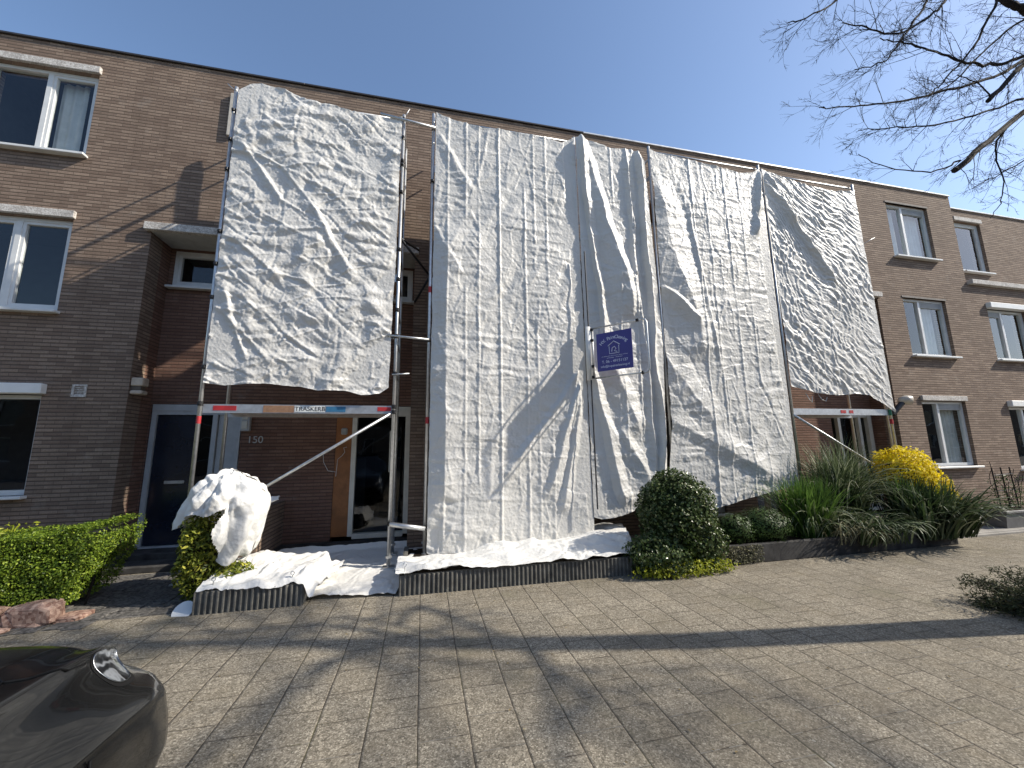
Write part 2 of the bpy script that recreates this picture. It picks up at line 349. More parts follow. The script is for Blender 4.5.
def window(house,x0,x1,z0,z1,mull=.46,Y=0,top='concrete',sashes=(0,1),curtain=None,box=False,grille=None,frame_mat=None,sill=True,depth=.07):
    fm=frame_mat or WHITE
    x0+=.004;x1-=.004;z0+=.004;z1-=.004
    w=empty('window',(0,0,0),None,None); w.parent=house; w.location=Vector((x0,Y,z0))-house.location
    bx=Vector((0,0,0))
    zt=z1
    if box:
        bb=MB(); bb.box(x0-.02,x1+.05,Y-.10,Y+.04,z1-.13,z1+.02,.01); build_in(bb,'shutter_box',BOXM,w); zt=z1-.14
    fb=MB(); ya=Y+depth; ring(fb,x0,x1,ya,ya+.09,z0,zt,.055,.07)
    mx=[x0+.055]
    if mull: m=x0+(x1-x0)*mull; fb.box(m-.035,m+.035,ya+.002,ya+.088,z0+.07,zt-.055)
    build_in(fb,'frame',fm,w)
    spans=[(x0+.055,m-.035),(m+.035,x1-.055)] if mull else [(x0+.055,x1-.055)]
    for k,(a,c) in enumerate(spans):
        ft=zt-.055
        if grille is not None and k in grille:
            gb=MB(); gb.box(a,c,ya+.025,ya+.07,ft-.15,ft)
            for q in range(4): gb.box(a+.01,c-.01,ya+.006,ya+.024,ft-.14+q*.034,ft-.14+q*.034+.018)
            build_in(gb,'vent_grille',GREYP,w); ft-=.152
        if k in sashes:
            sb=MB(); ring(sb,a,c,ya+.012,ya+.07,z0+.071,ft,.045); build_in(sb,'sash',fm,w); ins=.046
        else: ins=.001
        pb=MB(); pb.box(a+ins,c-ins,ya+.045,ya+.052,z0+.071+ins,ft-ins); build_in(pb,'pane',GLASS,w)
        if curtain is not None and k in curtain:
            n=40; cb=MB(); h=curtain[k]; ax=a+(c-a)*h[0]; cx=a+(c-a)*h[1]
            for q in range(n):
                u0=q/n;u1=(q+1)/n; f=lambda u: ya+.18+.018*math.sin(u*(cx-ax)*48+1)
                cb.face((ax+(cx-ax)*u0,f(u0),z0+.05),(ax+(cx-ax)*u1,f(u1),z0+.05),(ax+(cx-ax)*u1,f(u1),zt-.05),(ax+(cx-ax)*u0,f(u0),zt-.05))
            build_in(cb,'curtain',CURT,w)
    # the room behind the panes
    rb=MB(); a,c,d,e=x0-.25,x1+.25,z0-.35,z1+.2; y0=Y+T+.012; y1=Y+1.5
    rb.face((a,y1,d),(c,y1,d),(c,y1,e),(a,y1,e)); rb.face((a,y0,d),(a,y1,d),(a,y1,e),(a,y0,e)); rb.face((c,y1,d),(c,y0,d),(c,y0,e),(c,y1,e))
    rb.face((a,y0,d),(c,y0,d),(c,y1,d),(a,y1,d)); rb.face((a,y1,e),(c,y1,e),(c,y0,e),(a,y0,e)); build_in(rb,'room',DARK,w)
    if sill:
        sb=MB(); sb.box(x0-.045,x1+.045,Y-.105,Y+.065,z0-.045,z0-.004,.006); build_in(sb,'sill',fm,w)
    if top=='concrete':
        lb=MB(); lb.box(x0-.02,x1+.03,Y-.05,Y+.045,z1+.012,z1+.135,.006); build_in(lb,'lintel',LINT,w)
    elif top=='dark':
        lb=MB(); lb.box(x0-.03,x1+.03,Y-.012,Y+.05,z1+.004,z1+.05); build_in(lb,'lintel',LINTD,w)
    return w
def build_in(mb,name,mat,parent,smooth=False): return mb.build(name,mat,parent,smooth)
def house(x0,x1,label,holes,niche=None,trim=TRIMD,ztop=8.46,setback=None):
    h=empty('terraced_house',((x0+x1)/2,.15,0),label,'house'); b=MB()
    hs=list(holes)
    if niche:
        n0,n1=niche; hs.append((max(n0,x0),min(n1,x1),0,5.25))
    if setback: wall(b,x0,x1,0,5.86,[q for q in hs if q[3]<5.9]); wall(b,x0,x1,5.86,ztop,[q for q in hs if q[2]>5.9],setback,setback+T)
    else: wall(b,x0,x1,0,ztop,hs)
    # end and rear walls
    for (a,c,xe) in ((x0+.001,x0+.2,x0),(x1-.2,x1-.001,x1)):
        if niche and niche[0]<xe<niche[1]: b.box(a,c,.82,9,0,5.4); b.box(a,c,T+.001,9,5.401,ztop)
        else: b.box(a,c,T+.001+(setback or 0),9,0,ztop)
    b.box(x0+.2,x1-.2,8.8,9,0,ztop)
    build_in(b,'wall',BR,h)
    r=MB(); r.box(x0+.2,x1-.2,T+.001+(setback or 0),8.8,8.2,8.32); build_in(r,'roof',TRIMD,h)
    t=MB(); s=setback or 0; t.box(x0,x1,s-.035,s+T,ztop+.001,ztop+.036,.004); build_in(t,'roof_trim',trim,h)
    return h
WZ=((1.08,2.66),(3.80,5.32),(6.45,7.98))
# --- house with the navy door (left of the scaffolding)
hl=[(-6.98,-5.48,*z) for z in WZ]
H1=house(-7.93,-2.32,'brown brick house at the left with three stacked white windows and navy front door',hl,(-4.42,-.22))
window(H1,*hl[2],mull=.53,curtain={1:(.0,.62)},sashes=(1,)); window(H1,*hl[1],mull=.52,curtain=None,sashes=(0,1)); 
window(H1,*hl[0],mull=None,box=True,top=None,sashes=(),curtain=None)
def niche_half(h,xa,xb,side,door,mirror_window):
    """recessed entrance bay: back wall, side wall, soffit cap and small upper window"""
    b=MB(); w=MB(); sx=xa if side<0 else xb
    hs=[(door[0],door[1],0,2.46),mirror_window]
    wall(w,xa,xb,0,5.25,hs,.55,.80)
    if side<0: w.box(sx-.25,sx-.001,.302,.80,0,5.25)
    else: w.box(sx+.001,sx+.25,.302,.80,0,5.25)
    build_in(w,'entrance_wall',BRN,h)
    c=MB(); c.box(xa-(.07 if side<0 else 0),xb+(.07 if side>0 else 0),-.09,-.002,5.24,5.37,.008); c.box(xa,xb,-.001,.549,5.252,5.36); build_in(c,'canopy',LINT,h)
    s=MB(); s.box(xa,xb,-.0,.549,5.236,5.250); build_in(s,'soffit',SOFF,h)
mw=(-4.36,-3.3,4.52,5.2)
niche_half(H1,-4.42,-2.32,-1,(-4.40,-3.05),mw); window(H1,*mw,mull=None,Y=.55,top=None,depth=.02)
# extra brick house on the left window shutter: small vent
v=MB(); ring(v,-5.12,-4.94,-.02,.0,2.49,2.68,.028)
for k in range(5): v.box(-5.09,-4.97,-.008,-.001,2.52+k*.026,2.535+k*.026)
build_in(v,'wall_vent',LINT,H1)
# navy door set
d=empty('door',(0,0,0),None,None); d.parent=H1; d.location=Vector((-4.0,.6,0))-H1.location
f=MB(); f.box(-4.38,-3.06,.53,.60,2.34,2.45,.004); f.box(-4.38,-4.31,.54,.64,.19,2.34); f.box(-3.49,-3.42,.54,.64,.19,2.34); f.box(-4.31,-3.49,.54,.64,2.28,2.34); f.box(-3.42,-3.06,.545,.66,2.28,2.34); f.box(-4.31,-3.42,.5,.66,.15,.19); f.box(-3.12,-3.06,.54,.66,.19,2.28)
build_in(f,'frame',GREYP,d)
f=MB(); f.box(-4.31,-3.74,.575,.62,.2,2.28,.004); build_in(f,'door_leaf',NAVY,d)
f=MB(); f.box(-3.735,-3.50,.58,.6,.2,2.28); build_in(f,'side_light',GLASSD,d)
f=MB(); f.box(-3.41,-3.13,.575,.60,.2,2.28,.004); build_in(f,'side_panel',GREYP,d)
f=MB(); f.box(-4.10,-3.82,.555,.574,1.15,1.20,.004); build_in(f,'letter_slot',ALU,d)
f=MB(); f.box(-4.4,-3.0,.82,2.2,0,2.5); build_in(f,'hall',DARK,d)
s=MB(); s.box(-4.41,-2.62,.12,.549,0,.17,.01); s.box(-4.41,-2.62,-.30,.119,0,.085,.01); build_in(s,'doorstep',WALLC,H1)
# --- house 150
h2w=(.86,2.36,1.08,2.66)
H2=house(-2.32,3.29,'brown brick terraced house numbered 150 with orange brown panel beside its open dark doorway',[h2w],(-4.42,-.22))
mw2=(-1.34,-.26,4.52,5.2); niche_half(H2,-2.32,-.22,1,(-1.53,-.225),mw2); window(H2,*mw2,mull=None,Y=.55,top=None,depth=.02); window(H2,*h2w)
d=empty('door',(0,0,0),None,None); d.parent=H2; d.location=Vector((-.7,.6,0))-H2.location
f=MB(); f.box(-1.53,-.23,.53,.60,2.36,2.45,.004); f.box(-1.25,-1.17,.52,.64,.17,2.36); f.box(-.32,-.23,.52,.64,.17,2.36); f.box(-1.17,-.32,.53,.64,2.27,2.36); f.box(-1.17,-.32,.50,.66,.13,.21); build_in(f,'frame',CREAM,d)
f=MB(); f.box(-1.525,-1.255,.55,.60,.17,2.35,.004); build_in(f,'side_panel',ORANGE,d)
f=MB(); f.box(-1.165,-.325,.60,.61,.22,2.26); build_in(f,'pane',GLASSD,d)
f=MB(); f.face((-1.5,3,.1),(-.0,3,.1),(-.0,3,2.5),(-1.5,3,2.5)); f.face((-1.5,.81,.1),(-1.5,3,.1),(-1.5,3,2.5),(-1.5,.81,2.5)); f.face((-.0,3,.1),(-.0,.81,.1),(-.0,.81,2.5),(-.0,3,2.5)); f.face((-1.5,.81,.18),(0,.81,.18),(0,3,.18),(-1.5,3,.18)); f.face((-1.5,3,2.48),(0,3,2.48),(0,.81,2.48),(-1.5,.81,2.48)); build_in(f,'hall',DARK,d)
f=MB(); ring(f,-.95,-.28,1.6,1.64,.2,2.2,.1); f.box(-.9,-.3,1.605,1.635,1.35,1.45); f.box(-.9,-.3,1.605,1.635,.75,.85); build_in(f,'inner_door',simple('inner_door_paint',(.10,.10,.09),.5),d)
f=MB(); f.box(-.85,-.38,1.615,1.62,1.46,2.09); f.box(-.85,-.38,1.615,1.62,.86,1.34); build_in(f,'inner_pane',simple('dim_glass',(.13,.16,.12),.2),d)
f=MB(); f.box(-1.16,-1.02,.62,.63,1.60,1.66); f.box(-1.16,-1.0,.62,.625,.3,1.5); build_in(f,'notice',simple('pale_notice',(.22,.22,.22),.6),d)
f=MB(); f.box(-.60,-.54,.565,.59,1.25,2.0,.01); build_in(f,'pull_bar',CREAM,d)
f=MB(); f.box(-1.44,-1.33,.51,.549,1.93,2.05,.02); build_in(f,'bell',simple('white_bell',(.4,.4,.38),.4),d)
f=MB(); f.tube([(-1.49,.54,1.2),(-1.47,.535,1.5),(-1.40,.53,1.56),(-1.36,.535,1.62),(-1.38,.53,1.70),(-1.33,.53,1.71)],.004,5); f.tube([(-1.72,.54,1.6),(-1.70,.53,1.45),(-1.62,.53,1.3),(-1.5,.535,1.28)],.004,5); build_in(f,'loose_cable',WHITEM,d)
s=MB(); s.box(-2.28,-.23,.12,.515,0,.11,.01); build_in(s,'doorstep',WALLC,H2)
def text_part(txt,name,mat,parent,loc,rot,size,align='CENTER',ext=.003,spacing=1.0):
    cu=bpy.data.curves.new(name,'FONT'); cu.body=txt; cu.size=size; cu.align_x=align; cu.align_y='CENTER'; cu.extrude=ext; cu.space_character=spacing
    t=bpy.data.objects.new(name,cu); COL.objects.link(t); dg=bpy.context.evaluated_depsgraph_get(); me=bpy.data.meshes.new_from_object(t.evaluated_get(dg))
    COL.objects.unlink(t); bpy.data.objects.remove(t); me.materials.clear(); me.materials.append(mat)
    o=bpy.data.objects.new(name,me); COL.objects.link(o)
    M=Matrix.Translation(Vector(loc))@Matrix(rot).to_4x4() if not isinstance(rot,Matrix) else Matrix.Translation(Vector(loc))@rot.to_4x4()
    me.transform(M)
    base=Vector((0,0,0)); p=parent
    while p is not None: base+=p.location; p=p.parent
    me.transform(Matrix.Translation(-base)); o.parent=parent; return o
FRONT=((1,0,0),(0,0,-1),(0,1,0))   # text upright, facing -Y
text_part('150','house_number',simple('pale_number',(.5,.5,.48),.4),H2,(-2.80+.5,.543,1.85),FRONT,.15) if False else None
num=empty('house_number',(-2.82,.545,1.85),'small pale digits 150 on the brick wall left of the open doorway','number')
text_part('150','digits',simple('pale_number',(.5,.5,.48),.4),num,(-2.82,.543,1.85),FRONT,.17)
num.children  # digits hang on the wall of the porch
lamp=empty('porch_lamp',(-2.98,.5,2.15),'small square porch light fixed above the digits 150','lamp')
f=MB(); f.box(-3.05,-2.90,.47,.549,2.0,2.30,.012); build_in(f,'housing',GREYP,lamp); f=MB(); f.box(-3.02,-2.93,.455,.469,2.04,2.17,.006); f.box(-3.02,-2.93,.455,.469,2.20,2.27,.006); build_in(f,'lens',CREAM,lamp)
pw=MB(); pw.box(-2.50,-2.28,-.55,.548,0,.82); pw.cur=0; o=pw.build('garden_wall',BR,None,loc=(-2.4,0,0)); tag(o,'low brown brick wall between the two front doors behind the sheeted bush','wall')
# --- house three (behind the tall sheets)
h3w=(4.25,6.05,.30,2.66); 
H3=house(3.29,8.9,'brown brick terraced house almost wholly hidden behind the tall white sheets in the middle',[h3w],(6.8,11.0),trim=TRIM_SUN)
window(H3,*h3w,mull=.5); mw3=(6.86,7.9,4.52,5.2); niche_half(H3,6.8,8.9,-1,(6.9,7.9),mw3)
f=MB(); f.box(6.9,7.9,.57,.62,0,2.45); build_in(f,'door',NAVY,H3)
# --- house four
hr=[(11.85,13.33,*z) for z in WZ]
H4=house(8.9,14.27,'brown brick house right of the scaffolding with three recessed double windows one above another',hr,(6.8,11.0),trim=TRIM_SUN)
window(H4,*hr[2],mull=.42,top='dark',curtain={0:(0,1),1:(.35,1)},grille=(1,),sashes=()); window(H4,*hr[1],mull=.42,top='dark',curtain={1:(.2,.9)},grille=(1,),sashes=())
window(H4,*hr[0],mull=.42,top='concrete',curtain={1:(.25,1)},grille=(1,),sashes=())
mw4=(9.7,10.9,4.52,5.2); niche_half(H4,8.9,11.0,1,(9.70,10.92),mw4)
d=empty('door',(0,0,0),None,None); d.parent=H4; d.location=Vector((10.3,.6,0))-H4.location
f=MB(); f.box(9.70,10.92,.53,.60,2.36,2.45); f.box(9.86,9.94,.52,.64,.13,2.36); f.box(10.50,10.58,.52,.64,.13,2.36); f.box(10.80,10.92,.52,.64,.13,2.36); f.box(9.94,10.8,.53,.64,2.29,2.36); f.box(9.7,10.9,.5,.66,.08,.14); build_in(f,'frame',CREAM,d)
f=MB(); f.box(9.945,10.495,.60,.61,.14,2.28); f.box(9.71,9.855,.60,.61,.14,2.28); f.box(10.585,10.795,.60,.61,.14,2.28); build_in(f,'pane',GLASSD,d)
f=MB(); f.box(10.0,10.12,.64,.66,.2,2.2); build_in(f,'drape',simple('blue_grey_drape',(.25,.3,.36),.8),d)
f=MB(); f.box(9.65,10.95,.82,2.2,0,2.5); build_in(f,'hall',DARK,d)
# --- house five (set back top floor)
h5=[(14.85,16.35,.95,2.68),(14.85,16.35,3.80,5.36),(15.05,16.15,6.50,8.08),(17.3,18.8,3.8,5.36)]
H5=house(14.27,20.2,'brown brick house at the right edge with set back top floor and speckled concrete ledge',h5,None,trim=TRIM_SUN,setback=.4)
window(H5,*h5[0],mull=.42,top=None,box=True,sashes=()); window(H5,*h5[1],mull=.42,top=None,box=True,grille=(0,),sashes=()); window(H5,*h5[2],mull=None,Y=.4,sashes=(0,)); window(H5,*h5[3],mull=.42,box=True,top=None,sashes=())
f=MB(); f.box(14.33,20.2,-.10,.399,5.862,5.99,.008); build_in(f,'ledge',LINT,H5)
# wall lamps
def wall_lamp(x,z,label):
    l=empty('wall_lamp',(x,.08,z),label,'lamp')
    f=MB(); f.box(x-.085,x+.075,.01,.16,z-.13,z-.07,.012); f.box(x-.085,x+.075,.01,.16,z+.0,z+.13,.012); build_in(f,'shade',simple('sandy_lamp_stone',(.50,.42,.33),.7),l)
    f=MB(); f.box(x-.085,x+.05,.03,.14,z-.069,z-.001,.006); build_in(f,'opening',simple('lamp_recess',(.10,.08,.06),.6),l)
wall_lamp(-4.33,2.68,'sandy two tier outdoor lamp on the brick corner left of the navy door')
# flood lamp beside the right hand tower
l=empty('flood_lamp',(9.3,-1.02,2.27),'round work lamp on a dark angled bracket at the foot of the short right sheet','lamp')
f=MB(); f.tube([(9.28,-1.03,2.22),(9.40,-1.05,2.34),(9.56,-1.06,2.47)],.05,10); build_in(f,'bracket',BLACKM,l)
f=MB(); f.tube([(9.53,-1.03,2.46),(9.57,-1.05,2.50),(9.63,-1.08,2.52),(9.70,-1.12,2.51)],[.05,.085,.095,.09],14); build_in(f,'lamp_head',simple('pale_lamp_head',(.5,.45,.38),.45),l,True)
f=MB(); f.tube([(9.702,-1.121,2.51),(9.708,-1.125,2.509)],[.075,.07],14); build_in(f,'lens',BLACKT,l)
# ------------------------------------------------------------------ scaffolding
YO,YI=-1.05,-.30
def tube_obj(parent,name,pts,r=.024,mat=STEEL,n=12): f=MB(); f.tube(pts,r,n); return build_in(f,name,mat,parent,True)
def coupler(parent,x,y,z,mat=BLACKM):
    f=MB(); f.tube([(x,y,z-.03),(x,y,z+.03)],.034,10); f.box(x-.02,x+.02,y-.05,y-.03,z-.02,z+.02,.004); build_in(f,'coupler',mat,parent)
def tower(xa,xb,label,top=7.22,decks=(2.2,4.3,6.3),base=.06,marks=(),diag=None,rails=True):
    t=empty('scaffold_tower',((xa+xb)/2,-.7,0),label,'scaffolding')
    for x in (xa,xb):
        for y in (YO,YI):
            z1=top if y==YO else top-.02
            p=tube_obj(t,'pole',[(x,y,base),(x,y,z1)],.0255)
            bp=MB(); bp.box(x-.08,x+.08,y-.08,y+.08,base-.03,base-.012,.003); bp.tube([(x,y,base-.012),(x,y,base+.25)],.02,8); bp.tube([(x,y,base+.1),(x,y,base+.13)],.045,8); build_in(bp,'base_plate',STEEL,t)
            if y==YO:
                for zz in [q[1] for q in marks if q[0]==x]:
                    m=MB(); m.tube([(x,y,zz-.05),(x,y,zz+.05)],.0275,12,False); m.build('red_band',REDM,p,True)
        zs=[2.8+.5*k for k in range(9) if 2.8+.5*k<top-.1]
        for z in zs: tube_obj(t,'rung',[(x,YO,z),(x,YI,z)],.0155,n=8)
        if rails:
            for z in (7.16,6.76): tube_obj(t,'end_rail',[(x,YO-.03,z),(x,YI+.24,z)],.017,n=8)
    for z in decks:
        f=MB(); f.box(xa+.06,xb-.06,YO+.03,YI-.03,z-.0,z+.035); build_in(f,'deck',PLYW,t)
        f=MB()
        for y in (YO+.008,YI-.03): f.box(xa+.03,xb-.03,y,y+.022,z-.055,z+.065)
        build_in(f,'deck_edge',ALU,t)
    if diag: 
        for (p0,p1) in diag: tube_obj(t,'brace',[p0,p1],.021)
    for z in (top-.06,3.35): 
        tube_obj(t,'ledger',[(xa,YO+.05,z),(xb,YO+.05,z)],.02)
    return t
TA=tower(-2.93,-.43,'left scaffold tower with marked deck edge standing before the navy door and number 150',decks=(2.23,4.3,6.25),diag=[((-2.45,YO-.02,.93),(-.45,YO-.02,2.19))],marks=[(-2.93,2.08)])
for z in (2.3,2.8,3.8,4.3,4.8,5.8,6.3,6.8): coupler(TA,-2.93,YO,z); coupler(TA,-.43,YO,z-.02)
TB=tower(.06,2.61,'second scaffold tower from the left carrying the long sheet and the blue sign',top=7.34,marks=[(.06,4.15),(.06,2.08)])
TC=tower(4.16,6.70,'middle scaffold tower behind the sheets above the dark dome of ivy',top=7.42)
TD=tower(6.78,9.19,'right scaffold tower with low deck and brace above the strap leaved plants',top=7.34,decks=(2.26,4.3,6.3),diag=[((6.78,YO-.02,2.2),(8.75,YO-.02,1.12))],rails=True,marks=[(9.19,2.08)])
# couplings between towers, markings of the deck edge
tube_obj(TA,'link_tube',[(-.80,YO-.05,7.13),(.09,YO-.05,7.03)],.022); tube_obj(TA,'link_tube',[(-.55,YO-.05,3.36),(.06,YO-.05,3.32)],.018); tube_obj(TA,'link_tube',[(-.43,YO-.05,.62),(.06,YO-.05,.53)],.035)
tube_obj(TA,'rail_stub',[(-.47,YO-.04,2.76),(-.22,YO-.04,2.78)],.012)
for z in (7.13,6.35,3.36,2.2,.62): coupler(TA,-.43,YO,z)
for z in (7.05,6.05,.53,3.32): coupler(TB,.06,YO,z)
def splay(parent,x,z,pts): tube_obj(parent,'tie_clip',pts,.006,n=6)
splay(TA,-2.93,7.2,[(-2.93,YO,7.14),(-3.05,YO-.02,7.24)]); splay(TA,-2.93,7.2,[(-.43,YO,7.16),(-.34,YO-.02,7.34)])
for (p0,p1) in (((-.42,YO,4.98),(-.15,YI+.1,5.25)),((-.42,YO,4.98),(.06,YI,4.72)),((.06,YI,4.72),(-.2,YI+.25,4.3))): tube_obj(TA,'swivel_arm',[p0,p1],.02,BLACKM)
y0=YO+.006
def mark(x0,x1,mat,z0=2.185,z1=2.285,par=TA):
    f=MB(); f.box(x0,x1,y0-.002,y0+.001,z0,z1); build_in(f,'marking',mat,par)
mark(-2.78,-2.50,REDM,2.21,2.275); mark(-2.17,-1.78,PLYW); mark(-1.77,-1.38,WHITEM,2.195,2.28); mark(-1.36,-1.10,BLUEM,2.20,2.275); mark(-.66,-.47,REDM,2.215,2.275)
text_part('TRASKERB','lettering',BLACKT,TA,(-1.57,y0-.003,2.237),FRONT,.085,ext=.001)
mark(7.95,8.08,REDM,2.24,2.30,TD); mark(8.16,8.26,REDM,2.24,2.30,TD)
m=MB(); m.tube([(9.19,YO,2.20),(9.19,YO,2.32)],.0275,12,False); build_in(m,'green_band',GREENM,TD)
tube_obj(TD,'outer_pole',[(9.30,YO+.12,.06),(9.24,YO+.12,7.0)],.024); splay(TD,0,0,[(9.19,YO,5.9),(9.45,YO-.1,6.05)])
# small sheet-metal box high on the wall at the left tower
o=MB(); o.box(-3.50,-3.38,-.055,-.001,7.16,8.02,.008); bx=o.build('junction_box',simple('cream_metal_box',(.55,.50,.42),.5),None,loc=(-3.43,-.08,7.16)); tag(bx,'tall narrow cream box on the brick wall left of the first sheet','box')
o=MB(); o.tube([(-3.02,-.30,7.30),(-3.03,-.30,7.0),(-3.00,-.31,6.6),(-3.03,-.30,6.12)],[.04,.06,.055,.05],12); ro_=o.build('shadow_roll',WHITE,None,True,loc=(-3.02,-.30,6.12)); tag(ro_,'spare sheet rolled up behind the left edge of the first hung sheet','sheet')  # unseen roll, added to cast the upright dark band on the wall
# ------------------------------------------------------------------ hanging sheets
def polyl(pts,t):
    pts=np.array(pts,float); x=pts[:,0]; return np.interp(t,x,pts[:,1])
def folds(X,Z,lst):
    """ridges: (x0,z0,x1,z1,wl,wr,A,taper) shaded face on the left, bright face on the right"""
    h=np.zeros_like(X)
    for (x0,z0,x1,z1,wl,wr,A,tp) in lst:
        dx,dz=x1-x0,z1-z0; L=math.hypot(dx,dz); t=((X-x0)*dx+(Z-z0)*dz)/(L*L)
        nx,nz=(dz/L,-dx/L)
        if nx<0: nx,nz=-nx,-nz
        wob=.03*perlin(X*2.2,Z*2.2,int(abs(x0*7+z1*3))%9)+.07*perlin(X*.9,Z*.9,int(abs(x0*5+z1*2))%9)
        d=(X-x0)*nx+(Z-z0)*nz+wob; A=A*(1+.5*perlin(X*1.6,Z*1.6,4))
        e=sm(-.08,.04,t)*(1-sm(.88,1.06,t)); k=(1-tp)+tp*np.clip(t,0,1)
        wl_,wr_=wl*k+1e-4,wr*k+1e-4
        h+=A*k*e*np.where(d<0,np.clip(1+d/wl_,0,1),np.clip(1-d/wr_,0,1))
    return h
def creases(X,Z,n,seed,ang=None,spread=3.14,amp=.014,fr=(1.2,5),mask_f=1.1,wob=1):
    r=np.random.RandomState(seed); h=np.zeros_like(X)
    wx=X+.10*wob*fbm(X*1.5,Z*1.5,2,seed)+.012*perlin(X*6,Z*6,seed+2); wz=Z+.10*wob*fbm(X*1.5,Z*1.5,2,seed+5)+.012*perlin(X*6,Z*6,seed+8)
    for k in range(n):
        a=(ang if ang is not None else 0)+r.uniform(-spread,spread)/2 if ang is not None else r.uniform(0,math.pi)
        f=math.exp(r.uniform(math.log(fr[0]),math.log(fr[1]))); u=(wx*math.cos(a)+wz*math.sin(a))*f+r.uniform(0,9)
        tri=np.abs(u-np.floor(u)-.5)*2; q=r.uniform(.55,.9); saw=np.where(tri<q,tri/q,(1-tri)/(1-q))
        mk=sm(.0,.45,perlin(X*mask_f,Z*mask_f,seed+k*2+1)+.12)
        h+=amp/f*1.7*saw*mk*r.uniform(.5,1.2)
    return h
def pyramids(X,Z,cell,seed,ax=0.,st=1.):
    """network of sharp crease lines between many-sided flat faces; slope about 1"""
    ca,sa=math.cos(ax),math.sin(ax); U=(X*ca+Z*sa)/cell/st; V=(-X*sa+Z*ca)/cell*st**.0
    U=U+.35*perlin(U*.9,V*.9,seed); V=V+.35*perlin(U*.9+5,V*.9,seed+1)
    iu=np.floor(U).astype(int); iv=np.floor(V).astype(int); best=np.full(X.shape,9.)
    def hsh(a,b,k): return _perm[(_perm[(a+seed*13)&511]+b*3+k*57)&511]/512.
    for du in (-1,0,1):
        for dv in (-1,0,1):
            a=iu+du; b=iv+dv; cu=a+hsh(a,b,1); cv=b+hsh(a,b,2); r=hsh(a,b,3)*3.14; dx=U-cu; dy=V-cv; d=np.zeros_like(X)
            for q in range(3):
                an=r+q*1.047; d=np.maximum(d,np.abs(dx*np.cos(an)+dy*np.sin(an)))
            best=np.minimum(best,d+.25*hsh(a,b,4))
    return best*cell
def ridges(X,Z,cell,seed,w,ax=0.,st=1.,wob=.35):
    """thin raised crease lines, 1 on the line and 0 on the flat faces between"""
    ca,sa=math.cos(ax),math.sin(ax); U=(X*ca+Z*sa)/cell/st; V=(-X*sa+Z*ca)/cell
    U,V=U+wob*perlin(U*.8,V*.8,seed)+.06*perlin(U*5,V*5,seed+2),V+wob*perlin(U*.8+5,V*.8,seed+1)
    iu=np.floor(U).astype(int); iv=np.floor(V).astype(int); f1=np.full(X.shape,9.); f2=np.full(X.shape,9.)
    def hsh(a,b,k): return _perm[(_perm[(a+seed*13)&511]+b*3+k*57)&511]/512.
    for du in (-1,0,1):
        for dv in (-1,0,1):
            a=iu+du; b=iv+dv; d=np.hypot(U-a-hsh(a,b,1),V-b-hsh(a,b,2)); f2=np.minimum(f2,np.maximum(d,f1)); f1=np.minimum(f1,d)
    e=(f2-f1)*cell; m=sm(-.3,.15,perlin(X/cell*.45,Z/cell*.45,seed+6)); return np.clip(1-e/w,0,1)*m
def fine(X,Z,seed,amp,n):
    m=.45+.55*sm(-.35,.25,fbm(X*1.3,Z*1.3,2,seed+90))
    return creases(X,Z,n,seed+71,amp=amp*.55,fr=(5,15),mask_f=2.6,wob=.25)+m*amp*(2.2*pyramids(X,Z,.11,seed+1)+1.6*pyramids(X,Z,.05,seed+2)+.16*ridges(X,Z,.13,seed+3,.03))
